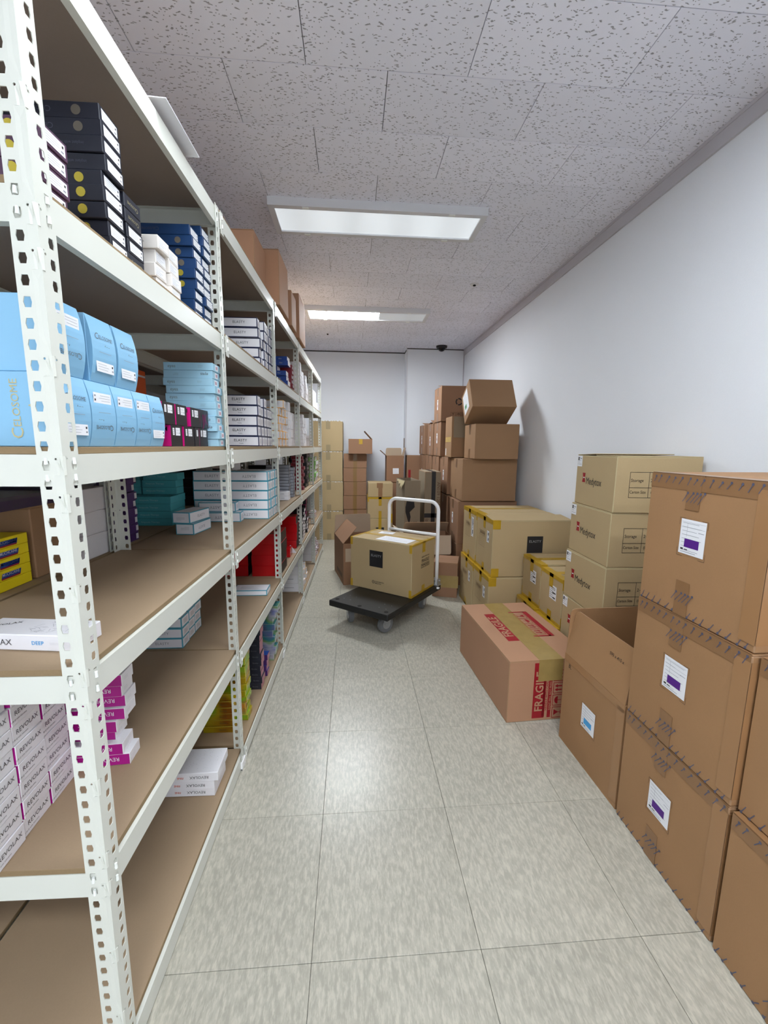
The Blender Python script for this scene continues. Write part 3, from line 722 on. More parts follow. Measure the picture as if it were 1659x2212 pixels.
kh = Kind('foil_box', .13, .085, .036, M['holo'], M['silver'], .0012, decals=(('-y', .0, 0, text('Bonita', .012, mat('dark_holo_ink', (40, 60, 90), .4)), 0, 'lettering'),))
column(kh, 1.612, -.014, 0, 9, 'rainbow foil box', 'stack by second joint post, bottom shelf', 'rainbow foil boxes', .006, .007, sh=[(0, 0)]*7+[(.004, .01), (.0, .022)])
# --- third bay
kblu = Kind('product_box', .16, .10, .034, {'-y': M['blue2'], '+x': M['white'], '-x': M['blue2'], '+y': M['blue2'], '+z': M['blue2'], '-z': M['blue2']}, M['blue2'], .001, decals=(('-y', .03, 0, text('filler', .014, M['silver']), 0, 'lettering'),))
column(kblu, 2.50, -.05, 4, 7, 'bright blue box with white end', 'third-bay stack, fifth shelf', 'bright blue boxes', .01, .012, sh=[(0, 0), (0, 0), (0, -.01), (0, 0), (0, -.06), (-.02, .01), (.02, 0)])
kmr = Kind('product_box', .14, .09, .034, M['maroon'], M['maroon'], .001, decals=(('+x', 0, 0, sticker(.05, .02, 3, seed=41), 0, 'sticker'),))
column(kmr, 2.645, -.04, 4, 6, 'maroon box with white label', 'third-bay stack behind blue boxes', 'maroon boxes', .004, .006)
kwe = Kind('product_box', .16, .07, .046, M['offw'], M['navy'], .001, .003)
column(kwe, 1.86, -.03, 4, 6, 'grey-white box with dark edges', 'stack past second joint post', 'dark-edged boxes', .004, .008)
ky = Kind('product_box', .15, .085, .048, M['offw'], M['orang2'], .001, .0028, decals=(('+x', .01, 0, quad(.008, .016, M['inkfoil']), 0, 'lettering'),))
for c in range(3):
    column(ky, 2.05+.10*c, -.03, 3, (6, 5, 5)[c], 'white box with amber edges', '%s amber-edged column, third bay' % ('nearest', 'middle', 'farthest')[c], 'amber-edged boxes', .005, .006, sh=[(0, 0)]*5+[(.02, .02)] if c == 0 else None)
kw = Kind('white_box', .16, .085, .062, M['white'], M['offw'], .001)
for c in range(3):
    column(kw, 2.40+.105*c, -.032-.004*c, 3, (5, 4, 4)[c], 'plain white box', '%s white column, fourth shelf, third bay' % ('nearest', 'middle', 'farthest')[c], 'plain white boxes', .003, .005)
kgr = Kind('product_box', .17, .075, .0225, M['grey'], mat('dark_grey_edge', (96, 98, 108), .5), .0008, .0022)
for c in range(2):
    column(kgr, 2.50+.085*c, -.055+.02*c, 2, 11-c, 'slim grey box', '%s grey stack, third shelf, third bay' % ('nearer', 'farther')[c], 'slim grey boxes', .003, .004)
kws = Kind('product_box', .12, .08, .030, M['white'], M['offw'], .001, decals=(('-y', 0, 0, text('DEEP LINES', .012, M['inkgrey']), 0, 'lettering'),))
column(kws, 2.395, -.045, 2, 2, 'little white box', 'pair before slim grey stack', 'little white boxes', .002, .003)
kbb = Kind('product_box', .30, .082, .06, M['black'], M['violet'], .001)
column(kbb, 2.668, -.10, 2, 4, 'large black box', 'dark stack behind slim grey boxes', 'large black boxes', .004, .004, z=board_z(2)+.001)
kred = Kind('gift_box', .175, .24, .067, {'-y': M['redc'], '+y': M['redc'], '-x': M['black'], '+x': M['black'], '+z': M['redc'], '-z': M['redc']}, M['redc'], .001)
column(kred, 1.866, -.014, 1, 4, 'glossy red gift box', 'aisle-side red stack past second joint', 'glossy red gift boxes', .002, .003, jr=.004)
column(kred, 1.868, -.214, 1, 4, 'glossy red gift box', 'inner red stack past second joint', 'glossy red gift boxes', .002, .002, jr=.004)
kred2 = Kind('gift_box', .20, .12, .064, {'-y': M['redc'], '+y': M['redc'], '-x': M['black'], '+x': M['black'], '+z': M['redc'], '-z': M['redc']}, M['redc'], .001)
column(kred2, 2.60, -.022, 1, 4, 'wide red gift box', 'stack before third joint post', 'wide red gift boxes', .003, .004)
kred3 = Kind('gift_box', .07, .10, .062, M['redc'], M['redc'], .001)
put(kred3, 2.32, -.030, board_z(1)+.001, 'small red gift box on second shelf, third bay', 'small red gift box')
b = MB(); b.face([(-.045, 0, 0), (.045, 0, 0), (0, .0, .06)], M['paper']); b.face([(-.045, .012, 0), (.045, .012, 0), (0, .0, .06)], M['paper'])
tag(obj('paper_card', b.mesh('paper_card'), None, rk(2.46, -.05, board_z(1)+.001), (0, 0, -TH-.3)), 'folded white paper card beside small red gift box', 'card')
kwb = Kind('white_box', .34, .13, .075, M['white'], M['offw'], .0015, decals=(('-y', .05, 0, quad(.11, .004, M['inkgrey']), 0, 'lettering'),))
column(kwb, 2.790, -.022, 0, 4, 'big flat white box', 'stack behind third joint, bottom shelf', 'big flat white boxes', .003, .004, z=board_z(0)+.011)
kbk = Kind('product_box', .15, .10, .055, M['black'], M['black'], .002)
column(kbk, 2.10, -.03, 1, 3, 'black sleeve box', 'stack right of second joint post', 'black sleeve boxes', .004, .004, z=board_z(1)+.28) if False else None
# --- fourth bay
kws2 = Kind('white_box', .15, .09, .0275, M['white'], M['offw'], .0009, .002, decals=(('+x', 0, 0, quad(.006, .01, M['inkgrey']), 0, 'lettering'),))
column(kws2, 3.06, -.03, 4, 11, 'slim white box', 'nearer white stack, fifth shelf, fourth bay', 'slim white boxes', .003, .005)
column(kws2, 3.20, -.035, 4, 9, 'slim white box', 'middle white stack, fifth shelf, fourth bay', 'slim white boxes', .003, .005)
column(kws2, 3.42, -.03, 4, 9, 'slim white box', 'farther white stack, fifth shelf, fourth bay', 'slim white boxes', .003, .005)
column(kws2, 3.02, -.10, 3, 10, 'slim white box', 'nearer white stack, fourth shelf, fourth bay', 'slim white boxes', .003, .005)
column(kws2, 3.16, -.032, 3, 10, 'slim white box', 'middle white stack, fourth shelf, fourth bay', 'slim white boxes', .003, .005)
column(kws2, 3.30, -.030, 3, 9, 'slim white box', 'farther white stack, fourth shelf, fourth bay', 'slim white boxes', .003, .005)
kmr2 = Kind('product_box', .10, .07, .03, M['maroon'], M['rose'], .001, .002, decals=(('+x', 0, 0, quad(.01, .01, M['white']), 0, 'lettering'),))
column(kmr2, 3.12, -.030, 2, 10, 'maroon box with pale edges', 'stack past third joint, third shelf', 'maroon boxes', .008, .012)
kbk2 = Kind('product_box', .16, .22, .04, M['black'], M['black'], .001, decals=(('+x', 0, 0, sticker(.08, .015, 2, base=M['grey'], seed=44), 0, 'sticker'),))
column(kbk2, 3.36, -.034, 2, 8, 'black box with grey label', 'stack beyond maroon boxes, fourth bay', 'black boxes in the fourth bay', .008, .01)
kbw = Kind('product_box', .09, .10, .028, {'+x': M['white'], '-x': M['white'], '-y': M['black'], '+y': M['black'], '+z': M['black'], '-z': M['black']}, M['black'], .001, .003)
column(kbw, 2.86, -.012, 1, 7, 'black box with white front', 'nearer striped stack, second shelf', 'black and white boxes', .004, .005)
column(kbw, 3.02, -.02, 1, 9, 'black box with white front', 'middle striped stack, second shelf', 'black and white boxes', .004, .005)
column(kbw, 3.22, -.02, 1, 5, 'black box with white front', 'farther striped stack, second shelf', 'black and white boxes', .004, .005)
kbp = Kind('product_box', .16, .12, .08, {'-y': M['black'], '+x': M['black'], '-x': M['black'], '+y': M['black'], '+z': M['black'], '-z': M['black']}, M['pink'], .002)
column(kbp, 3.40, -.05, 1, 4, 'tall black box with pink edges', 'dark stack, second shelf, fourth bay', 'pink-edged black boxes', .004, .01)
kwb2 = Kind('white_box', .22, .13, .075, M['white'], M['offw'], .0015)
column(kwb2, 3.775, -.022, 0, 5, 'big flat white box', 'stack past fourth joint, bottom shelf', 'big flat white boxes', .003, .004, z=board_z(0)+.011)
kam = Kind('product_box', .05, .09, .045, M['white'], M['orang2'], .001, .002)
column(kam, 2.96, -.028, 0, 4, 'small amber-edged box', 'leaning pile, bottom shelf, fourth bay', 'small amber-edged boxes', .02, .012, jr=.15)
column(kam, 3.16, -.030, 0, 3, 'small amber-edged box', 'second pile, bottom shelf, fourth bay', 'small amber-edged boxes', .02, .012, jr=.15)
# --- fifth (farthest) bay
put(Kind('product_box', .20, .26, .20, M['white'], M['offw'], .002), 4.05, -.03, board_z(4)+.001, 'large plain white box on fifth shelf, farthest bay', 'plain white boxes')
put(Kind('product_box', .20, .22, .09, M['white'], M['offw'], .002), 4.34, -.02, board_z(4)+.001, 'low white box at rack end, fifth shelf', 'plain white boxes')
column(kws2, 4.02, -.06, 3, 4, 'slim white box', 'low stack, fourth shelf, farthest bay', 'slim white boxes', .003, .005)
klg = Kind('product_box', .14, .26, .045, {'-y': M['lime'], '+x': M['white'], '-x': M['lime'], '+y': M['lime'], '+z': M['lime'], '-z': M['lime']}, M['lime'], .001)
column(klg, 4.10, -.03, 2, 6, 'light green box', 'stack on third shelf, farthest bay', 'light green boxes', .01, .012)
kwr = Kind('product_box', .07, .10, .028, M['white'], M['maroon'], .001, .003)
column(kwr, 4.02, -.026, 1, 3, 'small white box', 'pile on second shelf, farthest bay', 'small white and red boxes', .02, .012, jr=.2)
column(kwr, 4.00, -.024, 0, 7, 'small red-edged white box', 'stack on bottom shelf, farthest bay', 'small white and red boxes', .02, .012, jr=.15)
column(kwr, 4.22, -.026, 0, 4, 'small red-edged white box', 'second stack, bottom shelf, farthest bay', 'small white and red boxes', .02, .012, jr=.15)

# --- back rack (seen through the aisle rack)
mch = MB()
mch.face([(-.032, -.009, 0), (.030, -.004, 0), (.034, .009, 0), (.034, .0, 0)], M['blue2']); mch.face([(-.034, -.008, 0), (.032, -.008, 0), (.036, .006, 0), (-.03, .006, 0)], M['blue2']); mch.face([(-.034, -.011, .0001), (.03, -.011, .0001), (.032, -.007, .0001), (-.034, -.007, .0001)], M['red'])
mch = mch.mesh('emblem', fix=False)
kyl = Kind('yellow_box', .14, .165, .0285, M['yel'], M['yel'], .001, decals=(('+x', .01, 0, mch, 0, 'emblem'), ('+x', .01, .001, text('MUCHCAINE', .012, M['white'], .012, sx=.85), 0, 'lettering')))
for k in range(5):
    put(kyl, .358, -.476, board_z(2)+.001+k*.0292, 'yellow box with blue emblem, %s of five on back rack' % ordn(k, 5), 'yellow boxes', random.uniform(-.02, .03), prints=k > 0)
kwh = Kind('white_box', .13, .147, .0815, M['offw'], M['offw'], .002)
column(kwh, .746, -.452, 2, 3, 'plain white carton', 'stack of three on back rack', 'plain white cartons on the back rack', .001, .001, z=board_z(2)+.001, jr=.004)
kvi = Kind('violet_box', .12, .072, .0335, M['violet'], M['violet'], .001, decals=(('+x', .024, 0, quad(.018, .022, M['offw']), 0, 'sticker'), ('-y', .02, 0, text('Ampoule', .008, M['inkgrey']), 0, 'lettering')))
column(kvi, 1.018, -.455, 2, 8, 'dark violet box', 'stack behind back post', 'dark violet boxes', .006, .008)
ktl = Kind('teal_box', .17, .09, .036, M['tealbox'], mat('deep_teal_edge', (64, 152, 162), .5), .0012, decals=(('-y', -.02, 0, text('Ampoule Therapy', .0125, mat('pale_teal_ink', (160, 214, 216), .5)), 0, 'lettering'),))
column(ktl, 1.385, -.449, 2, 4, 'teal box', 'low front stack on back rack', 'teal boxes', .002, .004)
column(ktl, 1.48, -.452, 2, 7, 'teal box', 'tall middle stack on back rack', 'teal boxes', .003, .006)
column(ktl, 1.485, -.632, 2, 8, 'teal box', 'inner stack on back rack', 'teal boxes', .003, .006)
kor = Kind('product_box', .12, .09, .105, M['orange'], M['orange'], .002, decals=(('+x', 0, .028, quad(.08, .008, M['offw']), 0, 'sticker'),))
column(kor, 1.14, -.450, 3, 3, 'bright orange box', 'stack on back rack, fourth shelf', 'orange boxes', .002, .002)
column(kmr, 1.30, -.455, 3, 5, 'maroon box with white label', 'stack beside orange boxes, back rack', 'maroon boxes', .003, .003)
column(kbb, 2.10, -.46, 2, 4, 'large black box', 'stack on back rack, third bay', 'large black boxes', .004, .004)

# ------------------------------------------------------------------ cartons
def tape(par, pts, m, name='tape', t=.0006):
    g = []                      # strips that touch form one tape, others are tapes of their own
    for p in pts:
        hit = [q for q in g if any(all(p[2*i] <= r[2*i+1]+.0015 and r[2*i] <= p[2*i+1]+.0015 for i in range(3)) for r in q)]
        new = [p]+[r for q in hit for r in q]; g = [q for q in g if q not in hit]+[new]
    for q in g:
        b = MB()
        for x0, x1, y0, y1, z0, z1 in q: b.box(x0, x1, y0, y1, z0, z1, m)
        o = obj(name, b.mesh('tape'), par)
    return o
def carton(x, y, z, w, d, h, label, m='brown', rot=0, corner=True, seam='x', gap=.003, group='cartons', name='carton', lift=(0, 0), tilt=None):
    """closed carton; (x, y) is its near-left corner (corner=True) before rotation about it; seam: axis the lid seam runs along"""
    mt = M[m]; ed = M['edge_t'] if m == 'tan' else M['edge_b']
    c, s = math.cos(rot), math.sin(rot)
    if corner: px, py = x+c*w/2-s*d/2, y+s*w/2+c*d/2
    else: px, py = x, y
    me = boxmesh(w, d, h-.004, {f: mt for f in FACES}, ed, .003)
    o = obj(name, me, None, (px, py, z), (0, 0, rot)); tag(o, label, 'box', group)
    for k in (-1, 1):
        if seam == 'x':
            f = boxmesh(w-.002, d/2-gap/2-.001, .004, mt, ed, .001); loc = (0, k*(d/2-.001), h-.004); hinge = ('y', k)
        else:
            f = boxmesh(w/2-gap/2-.001, d-.002, .004, mt, ed, .001); loc = (k*(w/2-.001), 0, h-.004); hinge = ('x', k)
        e = obj('flap', f, o)
        L = lift[(k+1)//2]
        if seam == 'x': e.matrix_local = Matrix.Translation(loc) @ Matrix.Rotation(k*-L, 4, 'X') @ Matrix.Translation((0, -k*(d/2-gap/2-.001)/2, 0))
        else: e.matrix_local = Matrix.Translation(loc) @ Matrix.Rotation(k*L, 4, 'Y') @ Matrix.Translation((-k*(w/2-gap/2-.001)/2, 0, 0))
    return o
def cell(*a): return a
def wrap(o, w, d, h, face, m, tw=.05, down=.06, up=True, t=.0007):
    """tape strip along the lid seam (x axis) lapping over both ends"""
    p = []
    e = .0006
    if face == 'x':
        p = [(-w/2, w/2, -tw/2, tw/2, h, h+t)]
        for sg in (-1, 1): p.append((sg*(w/2+e)-t/2, sg*(w/2+e)+t/2, -tw/2, tw/2, h-down, h+t))
    else:
        p = [(-tw/2, tw/2, -d/2, d/2, h, h+t)]
        for sg in (-1, 1): p.append((-tw/2, tw/2, sg*(d/2+e)-t/2, sg*(d/2+e)+t/2, h-down, h+t))
    return tape(o, p, m)

# foreground stack: amber cartons 595 x 415 x 415 with printed tape
def dashes(length, width, n, seed=1, cross=True):
    b = MB(); rnd = random.Random(seed)
    for k in range(n):
        x = -length/2+length*(k+.5)/n+rnd.uniform(-.004, .004); a_ = rnd.uniform(.9, 1.15); l = width*rnd.uniform(.6, .85)
        dx, dy = math.cos(a_)*l/2, math.sin(a_)*l/2; nx, ny = -math.sin(a_)*.0011, math.cos(a_)*.0011
        b.face([(x-dx-nx, -dy-ny, 0), (x+dx-nx, dy-ny, 0), (x+dx+nx, dy+ny, 0), (x-dx+nx, -dy+ny, 0)], M['inkblue'])
        b.disc(x+dx, dy, .0038, M['inkblue'], .0001, 8)
    return b.mesh('tape_print', fix=False)
M['inkblue'] = mat('slate_blue_print', (82, 84, 106), .5)
DSH = dashes(.41, .030, 15, 2); DSV = dashes(.40, .03, 14, 5); DSS = dashes(.07, .05, 5, 9)
def brackets(w, h):
    b = MB(); L = .022; t = .0013
    for sx in (-1, 1):
        for sy in (-1, 1):
            x, y = sx*w/2, sy*h/2
            b.rect(x-sx*L/2, y, L, t, M['inkbrown']); b.rect(x, y-sy*L/2, t, L, M['inkbrown'])
    return b.mesh('corner_marks', fix=False)
def shiplabel(m, seed): return sticker(.090, .102, 8, ((.0, -.018, .052, .025, M[m]), (-.033, -.037, .010, .005, M['ink']), (-.018, -.0375, .012, .0025, M['ink']), (-.01, -.045, .055, .0015, M['inkgrey']), (.03, .018, .02, .0015, M['inkgrey']), (0, .043, .084, .0006, M['inkgrey']), (0, .028, .084, .0006, M['inkgrey']), (-.02, .02, .0006, .04, M['inkgrey'])), seed=seed)
BW, BD, BH = .595, .414, .417
def bigbox(x, y, z, label, lab='purple', seed=1, rot=0, sticker_on=True, lv=.02):
    o = carton(x, y, z, BW, BD, BH, label, 'amber', rot, seam='x', gap=.002, group='large cartons in the foreground', name='large_carton')
    dm = (BW, BD, BH)
    # clear tape along the upper edges of the aisle face
    tape(o, [(-BW/2-.0012, -BW/2-.0006, -BD/2+.003, BD/2-.003, BH-.045, BH-.002), (-BW/2, -BW/2+.05, -BD/2+.004, BD/2-.004, BH+.0003, BH+.0009)], M['btape'])
    tape(o, [(-BW/2-.0018, -BW/2-.0013, .005, .055, BH-.10, BH-.001), (-BW/2-.0018, -BW/2-.0013, .005, .055, .001, .105)], M['btape'])
    tape(o, [(-BW/2-.0018, -BW/2-.0013, -BD/2, -BD/2+.045, .02, BH-.02), (-BW/2, -BW/2+.05, -BD/2-.0013, -BD/2-.0006, .02, BH-.02)], M['ctape'])
    decal(o, dm, '-x', 0, BH/2-.02, DSH, 0, .0021, 'tape_print')
    decal(o, dm, '-x', 0, -BH/2+.014, DSH, PI, .0010, 'tape_print')
    decal(o, dm, '-x', -.03, BH/2-.065, DSS, 0, .0023, 'tape_print'); decal(o, dm, '-x', -.03, -BH/2+.055, DSS, 0, .0023, 'tape_print')
    if sticker_on:
        decal(o, dm, '-x', -.018, lv-.003, brackets(.101, .112), 0, .0006, 'corner_marks')
        decal(o, dm, '-x', -.017, lv, shiplabel(lab, seed), 0, .0012, 'sticker', 'white shipping label with %s block' % ('violet' if lab == 'purple' else 'blue'))
    return o
bigbox(.968, .886, 0, 'amber carton with violet-block label, lowest of near right stack', seed=51, lv=.006)
bigbox(.968, .886, .419, 'amber carton with violet-block label, middle of near right stack', seed=52, lv=.022)
bigbox(.972, .889, .838, 'amber carton with violet-block label, top of near right stack', seed=53, lv=.030)
bigbox(.966, .462, 0, 'amber carton at bottom right frame edge, on the floor', seed=54, sticker_on=False)
bigbox(.982, .466, .419, 'amber carton at right frame edge, upper of the two', seed=55, sticker_on=False)

# open carton beside it
def open_carton(x, y, z, w, d, h, label, m, flaps, rot=0, fl=None, inner=None, name='open_carton', group='open cartons', bottom=True, t=.0045):
    mt = M[m]; im = M[inner or m]; ed = M['edge_t'] if m == 'tan' else M['edge_b']
    c, s = math.cos(rot), math.sin(rot)
    o = obj(name, None, None, (x+c*w/2-s*d/2, y+s*w/2+c*d/2, z), (0, 0, rot)); tag(o, label, 'box', group)
    b = MB()
    for x0, x1, y0, y1 in ((-w/2, w/2, -d/2, -d/2+t), (-w/2, w/2, d/2-t, d/2), (-w/2, -w/2+t, -d/2+t, d/2-t), (w/2-t, w/2, -d/2+t, d/2-t)): b.box(x0, x1, y0, y1, 0, h, mt)
    if bottom: b.box(-w/2+t, w/2-t, -d/2+t, d/2-t, 0, t, mt)
    obj('body', b.mesh('body'), o)
    fs = {}
    for face, (ang, L) in flaps.items():
        L = L or (fl or min(w, d)/2)
        if face in '+y-y': ww, R = w-.006, Matrix.Rotation(ang if face == '-y' else -ang, 4, 'X'); loc = (0, (-1 if face == '-y' else 1)*(d/2-t/2), h)
        else: ww, R = d-.006, Matrix.Rotation(ang if face == '+x' else -ang, 4, 'Y'); loc = ((-1 if face == '-x' else 1)*(w/2-t/2), 0, h)
        b = MB(); r = .02
        prof = [(-ww/2, 0), (ww/2, 0), (ww/2-.006, L-r), (ww/2-.006-r*.3, L-r*.3), (ww/2-.006-r, L), (-ww/2+.006+r, L), (-ww/2+.006+r*.3, L-r*.3), (-ww/2+.006, L-r)]
        def pt(u, v, k): return (u, k*t/2, v) if face in '+y-y' else (k*t/2, u, v)
        osg = -1 if face in ('-x', '-y') else 1
        for k in (-1, 1): b.face([pt(u, v, k) for u, v in prof], mt if k == osg else im)
        for q in range(len(prof)):
            p0, p1 = prof[q], prof[(q+1) % len(prof)]; b.face([pt(*p0, -1), pt(*p1, -1), pt(*p1, 1), pt(*p0, 1)], ed)
        e = obj('flap', b.mesh('flap'), o); e.matrix_local = Matrix.Translation(loc) @ R; fs[face] = e
    return o, fs
oa, fa = open_carton(.972, 1.312, 0, .59, .405, .418, 'open amber carton with raised flaps and blue-block label', 'amber', {'-x': (-.16, .205), '+y': (.0, .205), '+x': (-.1, .205)}, rot=.034)
dm = (.59, .405, .418)
decal(oa, dm, '-x', .0, .014, shiplabel('cyan', 61), 0, .0012, 'sticker', 'white shipping label with blue block')
decal(oa, dm, '-x', 0, .011, brackets(.101, .112), 0, .0006, 'corner_marks')
tape(oa, [(-.2962, -.2955, -.2, .2, .385, .4175)], M['ctape'])
tape(oa, [(-.2962, -.2955, -.2025, -.16, .02, .40)], M['ctape'])
decal(oa, dm, '-x', -.155, .165, text('BL', .034, M['ink'], 0, sx=.6), -.1, .001, 'pattern')
t_ = text('595 x 415 x', .017, M['ink'], .006)
e = obj('lettering', t_, fa['-x']); e.matrix_local = Matrix.Translation((-.0032, -.105, .135)) @ Matrix.Rotation(-PI/2, 4, 'Z') @ Matrix.Rotation(PI/2, 4, 'X')

# FRAGILE carton on the floor
FW, FD, FH = .424, .736, .319
fr = carton(.746, 1.822, 0, FW, FD, FH, 'red-printed brown carton on the floor beside open amber carton', 'brownf', rot=math.radians(3.3), seam='y', gap=.004, group='cartons on the floor')
tape(fr, [(-.062, .062, -FD/2+.0, FD/2, FH+.0004, FH+.0011), (-.062, .062, -FD/2-.0013, -FD/2-.0006, FH-.11, FH+.001)], M['otape'])
dm = (FW, FD, FH); RB = M['edge_b']
decal(fr, dm, '+z', -.095, .02, quad(.36, .062, M['red']), PI/2, .0006, 'print_block', 'red printed block'); decal(fr, dm, '+z', -.095, .02, text('FRAGILE', .068, M['brownf'], .02, sx=1.05), PI/2, .0016)
b = MB()
def icons(b, m, x0, n=4, s=.05):
    for k in range(n):
        x = x0+k*s*1.18
        for (cx, cy, w_, h_) in ((0, s*.5, s, .003), (0, -s*.5, s, .003), (-s*.5, 0, .003, s), (s*.5, 0, .003, s)): b.rect(x+cx, cy, w_, h_, m)
        if k == 0:
            b.face([(x-s*.28, s*.34, 0), (x+s*.28, s*.34, 0), (x+s*.05, -s*.05, 0), (x-s*.05, -s*.05, 0)], m); b.rect(x, -s*.16, s*.06, s*.25, m); b.rect(x, -s*.31, s*.36, s*.06, m)
        elif k == 1:
            b.face([(x+s*.36*math.cos(PI*q/10), s*.02+s*.32*math.sin(PI*q/10), 0) for q in range(11)], m); b.rect(x, -s*.14, s*.05, s*.34, m)
        else:
            for dx in (-.18, .18): b.rect(x+dx*s, -s*.1, s*.12, s*.4, m); b.face([(x+(dx-.16)*s, s*.1, 0), (x+(dx+.16)*s, s*.1, 0), (x+dx*s, s*.38, 0)], m)
b.rect(0, .052, .34, .030, M['red']); b.rect(-.165, 0, .012, .1, M['red']); b.rect(.165, 0, .012, .1, M['red']); icons(b, M['red'], -.105, 4, .062)
decal(fr, dm, '+z', .085, .045, b.mesh('print', fix=False), -PI/2, .0013, 'print_block', 'red handling symbols')
# near face print
decal(fr, dm, '-y', -.052, 0, quad(.29, .062, M['red']), PI/2, .0006, 'print_block'); decal(fr, dm, '-y', -.050, -.005, text('FRAGILE', .057, M['brownf'], .02, sx=1.0), PI/2, .0011)
b = MB(); b.rect(0, .03, .24, .014, M['red']); b.rect(0, .0, .25, .018, M['red']); decal(fr, dm, '-y', .004, -.02, b.mesh('p', fix=False), PI/2, .0006, 'print_block')
decal(fr, dm, '-y', -.012, -.03, text('HANDLE WITH CARE', .017, M['red'], .01, sx=.95), PI/2, .0008)
decal(fr, dm, '-y', .006, -.03, text('DONT FALL NOT PRESS', .015, M['brownf'], .01, sx=.95), PI/2, .0013)
b = MB(); icons(b, M['red'], -.10, 4, .055); decal(fr, dm, '-y', .048, -.02, b.mesh('p', fix=False), PI/2, .0007, 'print_block')

# cartons with the red flag emblem (leaning stack of five)
flag = MB(); flag.face([(-.016, .024, 0), (.016, .024, 0), (.012, .003, 0), (.012, -.003, 0), (.016, -.024, 0), (-.016, -.024, 0), (-.009, 0, 0)], M['red']); flag.rect(.002, 0, .014, .005, M['paper'], .0002); flag = flag.mesh('emblem', fix=False)
mtx = text('Medytox', .050, M['ink'], 0, align='LEFT', sx=.86, res=4)
tb = MB(); TWd, THt = .30, .115
for x in (-TWd/2, -TWd/2+.088, TWd/2): tb.rect(x, 0, .0018, THt, M['ink'])
for y in (-THt/2, -THt/2+.045, THt/2): tb.rect(0, y, TWd, .0018, M['ink'])
tb = tb.mesh('table_print', fix=False)
st1 = text('Storage', .021, M['ink'], align='LEFT', sx=.9); st2 = text('Carton Size', .019, M['ink'], align='LEFT', sx=.82); st3 = text('2~8\u00b0C', .021, M['ink'], align='LEFT'); st4 = text('(L*W*H)', .018, M['ink'], align='LEFT')
mdl = sticker(.052, .056, 4, ((-.014, .012, .012, .018, M['ink']), (.01, .014, .02, .004, M['inkgrey'])), ink=M['inkfoil'], seed=71)
MW, MD, MH = .39, .385, .2585
for k, (x, y, rz) in enumerate(((1.186, 1.822, -.5), (1.184, 1.822, -.8), (1.180, 1.820, -1.4), (1.183, 1.822, -2.6), (1.184, 1.818, -4.0))):
    o = carton(x, y, k*.2592, MW, MD, MH, 'tan carton with red flag emblem, %s of the stack of five' % ('lowest', 'second', 'middle', 'fourth', 'top')[k], 'tan', math.radians(rz), seam='x', gap=.003, group='tan emblem cartons', lift=(.0, .0) if k < 4 else (0, .04))
    dm = (MW, MD, MH)
    decal(o, dm, '-x', -.105, .012, flag, 0, .001, 'emblem'); decal(o, dm, '-x', -.080, -.004, mtx, 0, .001)
    decal(o, dm, '-x', -.16, .095, mdl, 0, .0012, 'sticker'); decal(o, dm, '-y', .02, .0, tb, 0, .001, 'table_print')
    decal(o, dm, '-y', -.125, .02, st1, 0, .001); decal(o, dm, '-y', -.127, -.033, st2, 0, .001); decal(o, dm, '-y', -.036, .02, st3, 0, .001); decal(o, dm, '-y', -.032, -.033, st4, 0, .001)

# yellow-taped cartons with the black square
def corner_tape(o, w, d, h, ends=('-x',), top=True, down=.04, mid=True, m=None, bottom=True):
    m = m or M['ytape']; p = []; e = .0008; t = .0006; z1 = h+.0012
    for sg, nm in ((-1, '-x'), (1, '+x')):
        if nm not in ends: continue
        x0 = sg*(w/2+e)
        xs = (min(x0, x0+sg*t), max(x0, x0+sg*t))
        p.append((*xs, -d/2-.001, d/2+.001, h-down*.55, z1))                       # along the upper end edge
        xt = (-w/2-e, -w/2+down) if sg < 0 else (w/2-down, w/2+e)
        p.append((*xt, -d/2, d/2, h+.0005, z1))                                     # onto the lid
        for sy in (-1, 1):                                                           # round the corners
            y0 = sy*(d/2+e); ys = (min(y0, y0+sy*t), max(y0, y0+sy*t))
            p.append((*xt, *ys, h-.062, z1)); 
            if bottom: p.append((*xt, *ys, .0, .062))
        if mid: p.append((*xs, -.024, .024, h-.085, h)); p.append((*xs, -.024, .024, .0, .06))
        if bottom: p.append((*xs, -d/2, d/2, 0, .018))
    if top: p.append((-w/2, w/2, -.025, .025, h+.0004, h+.001))
    return tape(o, p, m)
def sqlogo(o, dm, face, u, v, s=.115):
    decal(o, dm, face, u, v, quad(s, s*1.05, M['blk']), 0, .0009, 'logo_square', 'black printed square'); decal(o, dm, face, u, v+s*.2, text('ELASTY', s*.215, M['silver'], .008, space=1.1), 0, .0014)
def formprint():
    b = MB()
    for k in range(9): b.rect(0, .07-k*.0175, .12, .0012, M['inkbrown'])
    for x in (-.06, -.025, .06): b.rect(x, 0, .0012, .14, M['inkbrown'])
    for k in range(7): b.rect(-.044, .061-k*.0175, .022, .005, M['inkbrown'])
    return b.mesh('form_print', fix=False)
FORM = formprint(); els = sticker(.05, .085, 7, ((.012, .02, .012, .02, M['ink']), (.01, -.02, .014, .016, M['ink'])), ink=M['ink'], seed=81); els2 = sticker(.06, .16, 12, ((.012, .04, .012, .05, M['ink']), (.01, -.04, .014, .03, M['ink'])), ink=M['ink'], seed=82)
EW, ED, EH = .58, .378, .409
